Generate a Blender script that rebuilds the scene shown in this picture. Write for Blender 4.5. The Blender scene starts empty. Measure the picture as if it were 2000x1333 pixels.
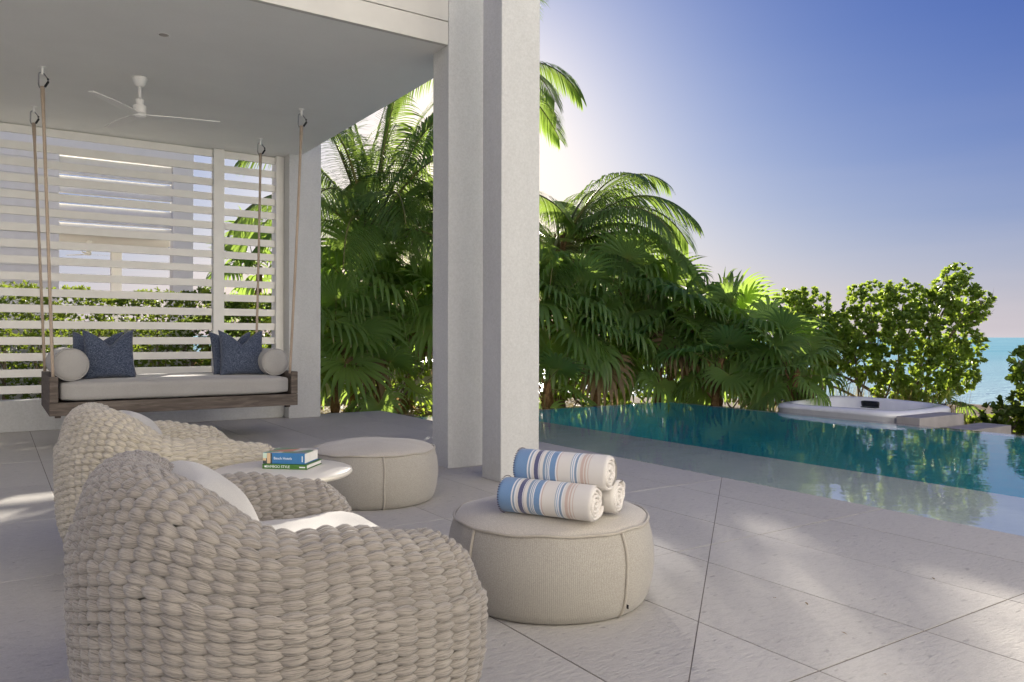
import bpy, bmesh, math, random
import numpy as np
from mathutils import Vector, Matrix

random.seed(7)
rng = np.random.default_rng(7)
SC = bpy.context.scene
COL = SC.collection
R = math.radians
PI = math.pi

# ------------------------------------------------------------------ camera, sky, sun, exposure
YAW = 33.5          # the camera looks this many degrees clockwise from +y
CAM_H = 1.12
ROLL = 0.0024
cam_data = bpy.data.cameras.new('camera')
cam_data.sensor_width = 36.0
cam_data.lens = 1530.0 / 2000.0 * 36.0
cam_data.shift_y = -9.5 / 2000.0
cam_data.clip_start = 0.05
cam_data.clip_end = 30000.0
cam = bpy.data.objects.new('camera', cam_data)
COL.objects.link(cam)
cam.matrix_world = (Matrix.Translation((0, 0, CAM_H)) @ Matrix.Rotation(R(-YAW), 4, 'Z')
                    @ Matrix.Rotation(R(90), 4, 'X') @ Matrix.Rotation(ROLL, 4, 'Z'))
SC.camera = cam

SUN_ELEV, SUN_AZ = 16.5, 29.5      # azimuth clockwise from +y
world = bpy.data.worlds.new('World')
SC.world = world
world.use_nodes = True
wn, wl = world.node_tree.nodes, world.node_tree.links
for n in list(wn): wn.remove(n)
w_out = wn.new('ShaderNodeOutputWorld')
w_bg = wn.new('ShaderNodeBackground')
w_sky = wn.new('ShaderNodeTexSky')
w_sky.sky_type = 'NISHITA'
w_sky.sun_disc = False
w_sky.sun_elevation = R(SUN_ELEV)
w_sky.sun_rotation = R(SUN_AZ)
w_sky.altitude = 0
w_sky.air_density = 1.0
w_sky.dust_density = 1.0
w_sky.ozone_density = 2.5
w_bg.inputs['Strength'].default_value = 0.15
# one even grade over the whole dome: the photograph's compressed exposure and its violet blue
SKY_EXP, SKY_GAIN = (1.30, 1.13, 0.62), (0.198, 0.248, 0.462)
SKY_LEVEL = 0.39
w_sep = wn.new('ShaderNodeSeparateColor'); w_com = wn.new('ShaderNodeCombineColor')
wl.new(w_sky.outputs['Color'], w_sep.inputs[0])
for _i in range(3):
    _a = wn.new('ShaderNodeMath'); _a.operation = 'MULTIPLY'; _a.inputs[1].default_value = 0.15
    _b = wn.new('ShaderNodeMath'); _b.operation = 'POWER'; _b.inputs[1].default_value = SKY_EXP[_i]
    _c = wn.new('ShaderNodeMath'); _c.operation = 'MULTIPLY'; _c.inputs[1].default_value = SKY_GAIN[_i] * SKY_LEVEL / 0.15
    wl.new(w_sep.outputs[_i], _a.inputs[0]); wl.new(_a.outputs[0], _b.inputs[0]); wl.new(_b.outputs[0], _c.inputs[0])
    wl.new(_c.outputs[0], w_com.inputs[_i])
# pale sea haze, the same all round the horizon
w_tc = wn.new('ShaderNodeTexCoord'); w_xyz = wn.new('ShaderNodeSeparateXYZ')
wl.new(w_tc.outputs['Generated'], w_xyz.inputs[0])
def _wm(op, a, b):
    n = wn.new('ShaderNodeMath'); n.operation = op
    for s, v in ((n.inputs[0], a), (n.inputs[1], b)):
        if isinstance(v, float): s.default_value = v
        else: wl.new(v, s)
    return n.outputs[0]
w_fac = _wm('MULTIPLY', _wm('EXPONENT', _wm('MULTIPLY', _wm('MAXIMUM', w_xyz.outputs[2], 0.0), -9.0), 0.0), 0.88)
w_map = wn.new('ShaderNodeMapping'); w_map.inputs['Scale'].default_value = (2.2, 2.2, 26.0)
w_noi = wn.new('ShaderNodeTexNoise'); w_noi.inputs['Scale'].default_value = 1.3; w_noi.inputs['Detail'].default_value = 5
wl.new(w_tc.outputs['Generated'], w_map.inputs['Vector']); wl.new(w_map.outputs[0], w_noi.inputs['Vector'])
w_fac = _wm('MULTIPLY', w_fac, _wm('ADD', _wm('MULTIPLY', w_noi.outputs['Fac'], 0.55), 0.72))
w_fac = _wm('MINIMUM', w_fac, 0.95)
w_mix = wn.new('ShaderNodeMix'); w_mix.data_type = 'RGBA'
wl.new(w_fac, w_mix.inputs[0]); wl.new(w_com.outputs[0], w_mix.inputs[6])
w_mix.inputs[7].default_value = (*[c * SKY_LEVEL / 0.15 for c in (0.62, 0.575, 0.60)], 1)
wl.new(w_mix.outputs[2], w_bg.inputs['Color'])
wl.new(w_bg.outputs['Background'], w_out.inputs['Surface'])

sun_data = bpy.data.lights.new('sun', 'SUN')
sun_data.energy = 4.2
sun_data.angle = R(0.9)
sun_data.color = (1.0, 0.92, 0.80)
sun = bpy.data.objects.new('sun', sun_data)
COL.objects.link(sun)
_sd = Vector((math.sin(R(SUN_AZ)) * math.cos(R(SUN_ELEV)), math.cos(R(SUN_AZ)) * math.cos(R(SUN_ELEV)), math.sin(R(SUN_ELEV))))
sun.rotation_euler = _sd.to_track_quat('Z', 'Y').to_euler()
sun.location = (20, 30, 20)

SC.view_settings.view_transform = 'Standard'
SC.view_settings.look = 'None'
SC.view_settings.gamma = 1.0
SC.view_settings.use_curve_mapping = False
SC.view_settings.exposure = 1.57

SC.render.engine = 'CYCLES'
SC.cycles.max_bounces = 8
SC.cycles.diffuse_bounces = 5
SC.cycles.glossy_bounces = 4
SC.cycles.transmission_bounces = 6
SC.cycles.transparent_max_bounces = 12
SC.cycles.use_denoising = True
SC.cycles.sample_clamp_indirect = 6.0
SC.cycles.caustics_reflective = False
SC.cycles.caustics_refractive = False

# ------------------------------------------------------------------ helpers
def at(px, py, z=None, y=None, x=None, d=None):
    """A point of the place seen at photo pixel (px, py): on height z, or plane y / x, or depth d."""
    u, v = px - 1000.0, py - 657.0
    c, s = math.cos(ROLL), math.sin(ROLL)
    u, v = u * c + v * s, -u * s + v * c
    a = R(YAW)
    dx = math.sin(a) + math.cos(a) * u / 1530.0
    dy = math.cos(a) - math.sin(a) * u / 1530.0
    dz = -v / 1530.0
    if z is not None: t = (z - CAM_H) / dz
    elif y is not None: t = y / dy
    elif x is not None: t = x / dx
    else: t = d
    return Vector((dx * t, dy * t, CAM_H + dz * t))

class MB:
    """Collects faces; build() links them as one mesh object."""
    def __init__(self):
        self.v, self.f, self.uv, self.n = [], [], [], 0
    def add(self, verts, faces, uvs=None):
        o = self.n
        self.v.extend([tuple(p) for p in verts]); self.n += len(verts)
        self.f.extend([tuple(i + o for i in f) for f in faces])
        if uvs is None: uvs = [(0.0, 0.0)] * len(verts)
        self.uv.extend(uvs)
    def box(self, x0, x1, y0, y1, z0, z1):
        self.add([(x0,y0,z0),(x1,y0,z0),(x1,y1,z0),(x0,y1,z0),(x0,y0,z1),(x1,y0,z1),(x1,y1,z1),(x0,y1,z1)],
                 [(0,3,2,1),(4,5,6,7),(0,1,5,4),(1,2,6,5),(2,3,7,6),(3,0,4,7)])
    def tube(self, pts, radii, seg=8, cap=True):
        pts = [Vector(p) for p in pts]
        if not hasattr(radii, '__len__'): radii = [radii] * len(pts)
        verts, faces, uvs = [], [], []
        up = Vector((0.13, 0.21, 1)).normalized()
        L = 0.0
        for i, p in enumerate(pts):
            t = (pts[min(i+1, len(pts)-1)] - pts[max(i-1, 0)]).normalized()
            if abs(t.dot(up)) > 0.95: up = Vector((1, 0.2, 0.1)).normalized()
            a = t.cross(up).normalized(); b = t.cross(a).normalized()
            if i: L += (p - pts[i-1]).length
            for k in range(seg):
                th = 2*PI*k/seg
                verts.append(p + (a*math.cos(th) + b*math.sin(th)) * radii[i]); uvs.append((k/seg, L))
        for i in range(len(pts)-1):
            for k in range(seg):
                k2 = (k+1) % seg
                faces.append((i*seg+k, i*seg+k2, (i+1)*seg+k2, (i+1)*seg+k))
        if cap:
            faces.append(tuple(range(seg-1, -1, -1)))
            faces.append(tuple((len(pts)-1)*seg + k for k in range(seg)))
        self.add(verts, faces, uvs)
    def lathe(self, prof, seg=32, c=(0,0,0)):
        verts, faces, uvs = [], [], []
        m = len(prof); L = 0.0
        for i, (r, z) in enumerate(prof):
            if i: L += math.hypot(prof[i][0]-prof[i-1][0], prof[i][1]-prof[i-1][1])
            for k in range(seg):
                th = 2*PI*k/seg
                verts.append((c[0]+r*math.cos(th), c[1]+r*math.sin(th), c[2]+z)); uvs.append((k/seg, L))
        for i in range(m-1):
            for k in range(seg):
                k2 = (k+1) % seg
                faces.append((i*seg+k, i*seg+k2, (i+1)*seg+k2, (i+1)*seg+k))
        if prof[0][0] > 1e-4: faces.append(tuple(range(seg-1, -1, -1)))
        if prof[-1][0] > 1e-4: faces.append(tuple((m-1)*seg + k for k in range(seg)))
        self.add(verts, faces, uvs)
    def mesh(self, name, mat, smooth=True):
        me = bpy.data.meshes.new(name)
        me.from_pydata(self.v, [], self.f)
        lay = me.uv_layers.new(name='UVMap')
        li = np.empty(len(me.loops), dtype=np.int32); me.loops.foreach_get('vertex_index', li)
        lay.data.foreach_set('uv', np.array(self.uv, dtype=np.float32)[li].ravel())
        if mat:
            for m in (mat if isinstance(mat, (list, tuple)) else [mat]): me.materials.append(m)
        if smooth: me.polygons.foreach_set('use_smooth', [True]*len(me.polygons))
        me.update()
        return me
    def build(self, name, mat, parent=None, smooth=True):
        return link(name, self.mesh(name, mat, smooth), parent)

def link(name, me, parent=None):
    o = bpy.data.objects.new(name, me); COL.objects.link(o)
    if parent is not None: o.parent = parent
    return o

def tag(o, label=None, cat=None, group=None, kind=None):
    if label: o['label'] = label
    if cat: o['category'] = cat
    if group: o['group'] = group
    if kind: o['kind'] = kind
    return o

def thing(name, label, cat, loc=(0,0,0), rz=0.0, group=None):
    o = bpy.data.objects.new(name, None); COL.objects.link(o)
    o.empty_display_size = 0.2
    o.location = loc; o.rotation_euler = (0, 0, rz)
    return tag(o, label, cat, group, 'thing')

def bbox_mesh(name, dims, mat, bev=0.004, segs=2, taper=None):
    """Box of dims centred on x,y with its base on z=0, bevelled edges."""
    bm = bmesh.new()
    bmesh.ops.create_cube(bm, size=1.0)
    for v in bm.verts:
        v.co = Vector((v.co.x*dims[0], v.co.y*dims[1], (v.co.z+0.5)*dims[2]))
    if bev > 0:
        bmesh.ops.bevel(bm, geom=list(bm.edges), offset=bev, segments=segs, profile=0.5, affect='EDGES')
    me = bpy.data.meshes.new(name); bm.to_mesh(me); bm.free()
    me.uv_layers.new(name='UVMap')
    if mat: me.materials.append(mat)
    return me

def bbox(name, x0, x1, y0, y1, z0, z1, mat, parent=None, bev=0.004, segs=2):
    me = bbox_mesh(name, (x1-x0, y1-y0, z1-z0), mat, bev, segs)
    o = link(name, me, parent)
    o.location = ((x0+x1)/2, (y0+y1)/2, z0)
    return o

# ------------------------------------------------------------------ materials
def new_mat(name):
    m = bpy.data.materials.new(name); m.use_nodes = True
    nt = m.node_tree
    for n in list(nt.nodes): nt.nodes.remove(n)
    out = nt.nodes.new('ShaderNodeOutputMaterial')
    return m, nt, nt.nodes, nt.links, out

def noise(nt, vec, scale, detail=4, rough=0.55, dist=0.0):
    n = nt.nodes.new('ShaderNodeTexNoise')
    n.inputs['Scale'].default_value = scale; n.inputs['Detail'].default_value = detail
    n.inputs['Roughness'].default_value = rough; n.inputs['Distortion'].default_value = dist
    if vec is not None: nt.links.new(vec, n.inputs['Vector'])
    return n.outputs['Fac']

def mapping(nt, vec, scale=(1,1,1), rot=(0,0,0)):
    n = nt.nodes.new('ShaderNodeMapping')
    n.inputs['Scale'].default_value = scale; n.inputs['Rotation'].default_value = rot
    nt.links.new(vec, n.inputs['Vector'])
    return n.outputs['Vector']

def ramp(nt, fac, stops, interp='LINEAR'):
    n = nt.nodes.new('ShaderNodeValToRGB'); e = n.color_ramp.elements
    n.color_ramp.interpolation = interp
    while len(e) < len(stops): e.new(0.5)
    for i, (p, c) in enumerate(stops):
        e[i].position = p; e[i].color = (*c, 1) if len(c) == 3 else c
    nt.links.new(fac, n.inputs['Fac'])
    return n.outputs['Color']

def mix(nt, a, b, fac, mode='MIX'):
    n = nt.nodes.new('ShaderNodeMix'); n.data_type = 'RGBA'; n.blend_type = mode
    for sock, v in ((n.inputs[0], fac), (n.inputs[6], a), (n.inputs[7], b)):
        if hasattr(v, 'is_output'): nt.links.new(v, sock)
        elif isinstance(v, (int, float)): sock.default_value = v
        else: sock.default_value = (*v, 1) if len(v) == 3 else v
    return n.outputs[2]

def math_n(nt, op, a, b=0.0):
    n = nt.nodes.new('ShaderNodeMath'); n.operation = op
    for s, v in ((n.inputs[0], a), (n.inputs[1], b)):
        if hasattr(v, 'is_output'): nt.links.new(v, s)
        else: s.default_value = v
    return n.outputs[0]

def bump(nt, height, strength=0.3, dist=0.01, normal=None):
    n = nt.nodes.new('ShaderNodeBump')
    n.inputs['Strength'].default_value = strength; n.inputs['Distance'].default_value = dist
    nt.links.new(height, n.inputs['Height'])
    if normal is not None: nt.links.new(normal, n.inputs['Normal'])
    return n.outputs['Normal']

def principled(nt, out, color, rough=0.6, normal=None, spec=0.5, metal=0.0, sheen=0.0):
    p = nt.nodes.new('ShaderNodeBsdfPrincipled')
    if hasattr(color, 'is_output'): nt.links.new(color, p.inputs['Base Color'])
    else: p.inputs['Base Color'].default_value = (*color, 1)
    if hasattr(rough, 'is_output'): nt.links.new(rough, p.inputs['Roughness'])
    else: p.inputs['Roughness'].default_value = rough
    p.inputs['Specular IOR Level'].default_value = spec
    p.inputs['Metallic'].default_value = metal
    if sheen: p.inputs['Sheen Weight'].default_value = sheen
    if normal is not None: nt.links.new(normal, p.inputs['Normal'])
    nt.links.new(p.outputs[0], out.inputs['Surface'])
    return p

def pos(nt): return nt.nodes.new('ShaderNodeNewGeometry').outputs['Position']
def objc(nt): return nt.nodes.new('ShaderNodeTexCoord').outputs['Object']
def uvc(nt): return nt.nodes.new('ShaderNodeTexCoord').outputs['UV']
def orand(nt): return nt.nodes.new('ShaderNodeObjectInfo').outputs['Random']

M = {}
def simple(name, c0, c1, scale=8, rough=0.6, bs=0.15, bd=0.004, bscale=60, spec=0.4, metal=0.0, sheen=0.0):
    m, nt, N, L, out = new_mat(name)
    p = objc(nt)
    col = ramp(nt, noise(nt, p, scale, 5), [(0.3, c0), (0.7, c1)])
    nrm = bump(nt, noise(nt, p, bscale, 3), bs, bd)
    principled(nt, out, col, rough, nrm, spec, metal, sheen)
    M[name] = m
    return m

def stucco(name, c0, c1, bs=0.35):
    m, nt, N, L, out = new_mat(name)
    p = pos(nt)
    st = noise(nt, mapping(nt, p, (1.2, 1.2, 0.35)), 1.6, 6, 0.6)
    fine = noise(nt, p, 55, 5, 0.7)
    col = ramp(nt, st, [(0.25, c0), (0.75, c1)])
    col = mix(nt, col, (0.93, 0.93, 0.93), ramp(nt, fine, [(0.35, (0.0,)*3), (0.8, (0.25,)*3)]), 'MIX')
    h = math_n(nt, 'ADD', noise(nt, p, 140, 3, 0.6), math_n(nt, 'MULTIPLY', noise(nt, p, 28, 3, 0.5), 0.8))
    principled(nt, out, col, 0.85, bump(nt, h, bs, 0.004), 0.25)
    M[name] = m
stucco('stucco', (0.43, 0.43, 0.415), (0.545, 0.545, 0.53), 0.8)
stucco('lime_wash', (0.80, 0.79, 0.76), (0.86, 0.85, 0.82))
stucco('ceiling_plaster', (0.76, 0.755, 0.72), (0.81, 0.805, 0.77), 0.12)
simple('white_paint', (0.80, 0.78, 0.73), (0.86, 0.84, 0.79), 6, 0.5, 0.08, 0.002, 40)
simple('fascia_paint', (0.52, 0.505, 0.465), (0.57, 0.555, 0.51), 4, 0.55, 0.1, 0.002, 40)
simple('white_gloss', (0.78, 0.77, 0.74), (0.82, 0.81, 0.78), 6, 0.35, 0.02, 0.001, 20)
simple('cream_lacquer', (0.70, 0.66, 0.57), (0.74, 0.70, 0.61), 5, 0.45, 0.04, 0.001, 90)
simple('garden_paint', (0.60, 0.58, 0.54), (0.72, 0.70, 0.66), 3, 0.85, 0.3, 0.006, 50)
simple('steel', (0.28, 0.28, 0.29), (0.42, 0.42, 0.43), 20, 0.3, 0.02, 0.001, 60, 0.5, 1.0)
simple('dark_plastic', (0.012, 0.013, 0.016), (0.02, 0.021, 0.025), 10, 0.4, 0.1, 0.002, 80)
simple('bark', (0.09, 0.065, 0.045), (0.20, 0.155, 0.11), 14, 0.9, 0.8, 0.02, 30)
simple('fibre_brown', (0.13, 0.07, 0.03), (0.26, 0.16, 0.08), 20, 0.9, 0.6, 0.01, 60)
simple('twig', (0.13, 0.10, 0.075), (0.28, 0.23, 0.18), 18, 0.9, 0.5, 0.006, 50)
simple('paper', (0.72, 0.70, 0.66), (0.80, 0.78, 0.74), 60, 0.8, 0.3, 0.002, 300)
simple('sand', (0.50, 0.44, 0.35), (0.62, 0.56, 0.46), 3, 0.95, 0.5, 0.02, 18)
simple('stone_step', (0.34, 0.32, 0.30), (0.46, 0.43, 0.40), 4, 0.8, 0.35, 0.006, 40)

def mat_floor():
    m, nt, N, L, out = new_mat('paving_stone')
    p = pos(nt)
    big = noise(nt, p, 0.9, 5, 0.6)
    # brushed flakes: short strokes stretched along the slab
    str1 = noise(nt, mapping(nt, p, (17, 60, 17), (0, 0, R(34))), 1.0, 5, 0.62, 0.4)
    grain = noise(nt, p, 120, 4, 0.7)
    pit = ramp(nt, noise(nt, mapping(nt, p, (14, 34, 14), (0, 0, R(34))), 1.0, 2, 0.5), [(0.64, (0,)*3), (0.74, (1,)*3)])
    col = ramp(nt, big, [(0.25, (0.41, 0.387, 0.35)), (0.75, (0.52, 0.495, 0.45))])
    col = mix(nt, col, ramp(nt, grain, [(0.3, (0.33, 0.315, 0.29)), (0.7, (0.62, 0.60, 0.565))]), 0.35)
    col = mix(nt, col, (0.24, 0.225, 0.21), math_n(nt, 'MULTIPLY', pit, 0.62))
    fl = ramp(nt, str1, [(0.36, (0.55,)*3), (0.52, (0,)*3)])  # flake hollows darkened in the colour where relief shading hardly shows
    col = mix(nt, col, (0.30, 0.285, 0.265), math_n(nt, 'MULTIPLY', fl, 0.6))
    rnd = orand(nt)
    col = mix(nt, col, (0.60, 0.58, 0.54), math_n(nt, 'MULTIPLY', rnd, 0.25))
    h = math_n(nt, 'ADD', math_n(nt, 'MULTIPLY', str1, 1.0), math_n(nt, 'MULTIPLY', grain, 0.25))
    h = math_n(nt, 'SUBTRACT', h, math_n(nt, 'MULTIPLY', pit, 0.35))
    principled(nt, out, col, 0.62, bump(nt, h, 0.8, 0.006), 0.4)
    M['paving'] = m
mat_floor()
simple('grout', (0.16, 0.145, 0.125), (0.21, 0.19, 0.165), 12, 0.95, 0.3, 0.002, 60)

def fabric(name, c0, c1, rib=None, weave=260, bs=0.35, sheen=0.25, mottled=3.0):
    m, nt, N, L, out = new_mat(name)
    p = objc(nt)
    col = ramp(nt, noise(nt, p, mottled, 4), [(0.3, c0), (0.7, c1)])
    thr = noise(nt, p, weave, 2, 0.6)
    col = mix(nt, col, tuple(x*0.62 for x in c0), ramp(nt, thr, [(0.40, (0.55,)*3), (0.60, (0,)*3)]))
    h = thr
    if rib:
        w = N.new('ShaderNodeTexWave'); w.wave_type = 'BANDS'; w.bands_direction = 'X'
        w.inputs['Scale'].default_value = rib; w.inputs['Distortion'].default_value = 0.6
        w.inputs['Detail'].default_value = 2; w.inputs['Detail Scale'].default_value = 6
        L.new(uvc(nt), w.inputs['Vector'])
        h = math_n(nt, 'ADD', math_n(nt, 'MULTIPLY', w.outputs['Fac'], 0.7), thr)
        col = mix(nt, col, tuple(x*0.70 for x in c0), ramp(nt, w.outputs['Fac'], [(0.1, (0.20,)*3), (0.5, (0,)*3)]))
    principled(nt, out, col, 0.9, bump(nt, h, bs, 0.002), 0.15, 0, sheen)
    M[name] = m
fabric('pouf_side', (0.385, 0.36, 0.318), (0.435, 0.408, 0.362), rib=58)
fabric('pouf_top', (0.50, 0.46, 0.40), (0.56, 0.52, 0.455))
fabric('piping', (0.42, 0.385, 0.33), (0.47, 0.43, 0.37), weave=500)
fabric('cushion_grey', (0.40, 0.385, 0.365), (0.45, 0.435, 0.415), weave=420, bs=0.15)
fabric('cushion_white', (0.55, 0.525, 0.475), (0.61, 0.585, 0.53), weave=500, bs=0.08)
fabric('towel_terry', (0.76, 0.72, 0.68), (0.82, 0.78, 0.74), weave=330, bs=0.9)
fabric('swing_rope', (0.42, 0.33, 0.25), (0.52, 0.42, 0.33), weave=300, bs=0.6)

def denim():
    m, nt, N, L, out = new_mat('blue_weave')
    p = objc(nt)
    a = noise(nt, mapping(nt, p, (60, 60, 420)), 1.0, 3, 0.7)
    b = noise(nt, mapping(nt, p, (420, 420, 50)), 1.0, 3, 0.7)
    s = math_n(nt, 'MULTIPLY', math_n(nt, 'ADD', a, b), 0.5)
    col = ramp(nt, s, [(0.40, (0.014, 0.022, 0.046)), (0.50, (0.045, 0.062, 0.105)), (0.58, (0.19, 0.215, 0.28))])
    principled(nt, out, col, 0.9, bump(nt, s, 0.5, 0.003), 0.15, 0, 0.2)
    M['blue_weave'] = m
denim()

def rope_mat(name, c0, c1):
    m, nt, N, L, out = new_mat(name)
    u = uvc(nt)      # u along the strand, v across it
    st = noise(nt, mapping(nt, u, (1.6, 15, 1)), 1.0, 3, 0.6, 0.35)
    patch = noise(nt, pos(nt), 9, 3)
    col = ramp(nt, patch, [(0.3, c0), (0.7, c1)])
    col = mix(nt, col, tuple(x*0.45 for x in c0), ramp(nt, st, [(0.36, (0.85,)*3), (0.52, (0,)*3)]))
    fz = noise(nt, objc(nt), 500, 2)
    h = math_n(nt, 'ADD', st, math_n(nt, 'MULTIPLY', fz, 0.25))
    principled(nt, out, col, 0.92, bump(nt, h, 0.8, 0.006), 0.12, 0, 0.35)
    M[name] = m
rope_mat('rope_taupe', (0.295, 0.265, 0.235), (0.355, 0.322, 0.285))
rope_mat('rope_cream', (0.49, 0.44, 0.35), (0.56, 0.51, 0.42))

def wood():
    m, nt, N, L, out = new_mat('weathered_wood')
    p = objc(nt)
    g = noise(nt, mapping(nt, p, (3, 30, 30)), 1.0, 6, 0.65, 0.8)
    col = ramp(nt, g, [(0.28, (0.055, 0.043, 0.036)), (0.5, (0.12, 0.098, 0.082)), (0.75, (0.22, 0.185, 0.155))])
    principled(nt, out, col, 0.75, bump(nt, g, 0.4, 0.004), 0.3)
    M['wood'] = m
wood()

def leaf_mat(name, green0, green1, tip, trans, tip_at=0.86, rough=0.38):
    m, nt, N, L, out = new_mat(name)
    u = nt.nodes.new('ShaderNodeSeparateXYZ'); L.new(uvc(nt), u.inputs[0])
    col = ramp(nt, noise(nt, pos(nt), 2.2, 4), [(0.3, green0), (0.7, green1)])
    col = mix(nt, col, tuple(x*1.35 for x in green1), math_n(nt, 'MULTIPLY', orand(nt), 0.5))
    jit = math_n(nt, 'ADD', u.outputs[1], math_n(nt, 'MULTIPLY', math_n(nt, 'SUBTRACT', noise(nt, pos(nt), 11, 2), 0.5), 0.35))
    tf = ramp(nt, jit, [(tip_at, (0,)*3), (min(1.0, tip_at+0.1), (1,)*3)])
    col = mix(nt, col, tip, tf)
    hubf = ramp(nt, u.outputs[1], [(0.0, (0.75,)*3), (0.16, (0,)*3)])
    col = mix(nt, col, (0.26, 0.27, 0.07), hubf)
    nrm = bump(nt, noise(nt, mapping(nt, uvc(nt), (60, 2, 1)), 1.0, 2), 0.15, 0.003)
    p = N.new('ShaderNodeBsdfPrincipled')
    L.new(col, p.inputs['Base Color']); p.inputs['Roughness'].default_value = rough
    p.inputs['Specular IOR Level'].default_value = 0.5
    L.new(nrm, p.inputs['Normal'])
    t = N.new('ShaderNodeBsdfTranslucent')
    tc = mix(nt, trans, tuple(x*1.5 for x in tip), tf)
    L.new(tc, t.inputs['Color'])
    mx = N.new('ShaderNodeMixShader'); mx.inputs[0].default_value = 0.50
    L.new(p.outputs[0], mx.inputs[1]); L.new(t.outputs[0], mx.inputs[2])
    L.new(mx.outputs[0], out.inputs['Surface'])
    M[name] = m
leaf_mat('fan_leaf', (0.090, 0.160, 0.050), (0.145, 0.235, 0.075), (0.40, 0.31, 0.17), (0.42, 0.60, 0.10), 0.92)
leaf_mat('coco_leaf', (0.070, 0.125, 0.042), (0.115, 0.185, 0.058), (0.28, 0.22, 0.09), (0.32, 0.46, 0.07), 0.97)
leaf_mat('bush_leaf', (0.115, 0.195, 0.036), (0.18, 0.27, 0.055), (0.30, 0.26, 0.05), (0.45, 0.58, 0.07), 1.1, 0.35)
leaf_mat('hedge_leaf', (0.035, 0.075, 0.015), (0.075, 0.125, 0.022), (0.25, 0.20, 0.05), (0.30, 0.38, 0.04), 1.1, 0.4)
leaf_mat('dry_grass', (0.16, 0.13, 0.05), (0.24, 0.19, 0.08), (0.3, 0.22, 0.1), (0.45, 0.36, 0.12), 0.9, 0.6)
leaf_mat('dead_leaf', (0.16, 0.115, 0.065), (0.26, 0.19, 0.11), (0.34, 0.26, 0.16), (0.30, 0.20, 0.09), 0.9, 0.7)
simple('petiole', (0.10, 0.13, 0.035), (0.20, 0.17, 0.06), 9, 0.5, 0.1, 0.003, 40)

def water_mat(name, tint, wave, bs, bd, rough=0.02):
    m, nt, N, L, out = new_mat(name)
    p = pos(nt)
    h = math_n(nt, 'ADD', noise(nt, mapping(nt, p, (wave, wave*1.3, 1), (0, 0, R(20))), 1.0, 3, 0.55, 0.3),
               math_n(nt, 'MULTIPLY', noise(nt, mapping(nt, p, (wave*4.1, wave*5.2, 1)), 1.0, 2, 0.5), 0.22))
    nrm = bump(nt, h, bs, bd)
    # Schlick reflectance, the same from above and from below the sheet
    dt = N.new('ShaderNodeVectorMath'); dt.operation = 'DOT_PRODUCT'
    L.new(N.new('ShaderNodeNewGeometry').outputs['Incoming'], dt.inputs[0]); L.new(nrm, dt.inputs[1])
    cosv = math_n(nt, 'MINIMUM', math_n(nt, 'ABSOLUTE', dt.outputs['Value']), 1.0)
    fres = math_n(nt, 'ADD', 0.025, math_n(nt, 'MULTIPLY', math_n(nt, 'POWER', math_n(nt, 'SUBTRACT', 1.0, cosv), 3.5), 0.975))
    tr = N.new('ShaderNodeBsdfTransparent'); tr.inputs['Color'].default_value = (*tint, 1)
    gl = N.new('ShaderNodeBsdfGlossy'); gl.inputs['Roughness'].default_value = rough; L.new(nrm, gl.inputs['Normal'])
    mx = N.new('ShaderNodeMixShader')
    L.new(fres, mx.inputs[0]); L.new(tr.outputs[0], mx.inputs[1]); L.new(gl.outputs[0], mx.inputs[2])
    L.new(mx.outputs[0], out.inputs['Surface'])
    M[name] = m
water_mat('pool_water', (0.94, 0.985, 0.99), 3.0, 0.26, 0.009)

def sea_mat():
    m, nt, N, L, out = new_mat('sea_water')
    p = pos(nt)
    patch = noise(nt, mapping(nt, p, (0.02, 0.06, 1), (0, 0, R(-YAW))), 1.0, 4)
    col = ramp(nt, patch, [(0.35, (0.20, 0.60, 0.64)), (0.65, (0.32, 0.72, 0.72))])
    # paler over the sandy shallows
    xyz = N.new('ShaderNodeSeparateXYZ'); L.new(p, xyz.inputs[0])
    off = math_n(nt, 'ADD', math_n(nt, 'MULTIPLY', xyz.outputs[0], 0.8), math_n(nt, 'MULTIPLY', xyz.outputs[1], 0.6))
    sh = ramp(nt, math_n(nt, 'MULTIPLY', off, 1/160.0), [(0.18, (0.85,)*3), (0.40, (0.45,)*3), (1.0, (0.0,)*3)])
    col = mix(nt, col, (0.62, 0.80, 0.76), sh)
    h = math_n(nt, 'ADD', noise(nt, mapping(nt, p, (0.5, 1.6, 1), (0, 0, R(-YAW))), 1.0, 5, 0.65),
               math_n(nt, 'MULTIPLY', noise(nt, mapping(nt, p, (2.2, 6, 1), (0, 0, R(-YAW))), 1.0, 3, 0.6), 0.4))
    principled(nt, out, col, 0.25, bump(nt, h, 0.9, 0.25), 0.35)
    M['sea'] = m
sea_mat()

def pool_mat():
    m, nt, N, L, out = new_mat('pool_plaster')
    p = pos(nt)
    col = ramp(nt, noise(nt, p, 0.7, 3), [(0.3, (0.015, 0.50, 0.62)), (0.7, (0.03, 0.56, 0.68))])
    principled(nt, out, col, 0.6, bump(nt, noise(nt, p, 40, 3), 0.2, 0.003), 0.2)
    M['pool_plaster'] = m
pool_mat()
simple('pool_stone', (0.74, 0.76, 0.72), (0.82, 0.83, 0.79), 4, 0.7, 0.2, 0.003, 50)

def soil_mat():
    m, nt, N, L, out = new_mat('garden_soil')
    p = pos(nt)
    col = ramp(nt, noise(nt, p, 7, 6, 0.7), [(0.3, (0.07, 0.05, 0.03)), (0.55, (0.17, 0.125, 0.08)), (0.75, (0.34, 0.27, 0.18))])
    far = ramp(nt, noise(nt, p, 0.25, 3), [(0.4, (0,)*3), (0.65, (0.6,)*3)])
    col = mix(nt, col, (0.42, 0.37, 0.29), far)
    principled(nt, out, col, 0.95, bump(nt, noise(nt, p, 30, 5, 0.7), 0.8, 0.02), 0.1)
    M['soil'] = m
soil_mat()

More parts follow.
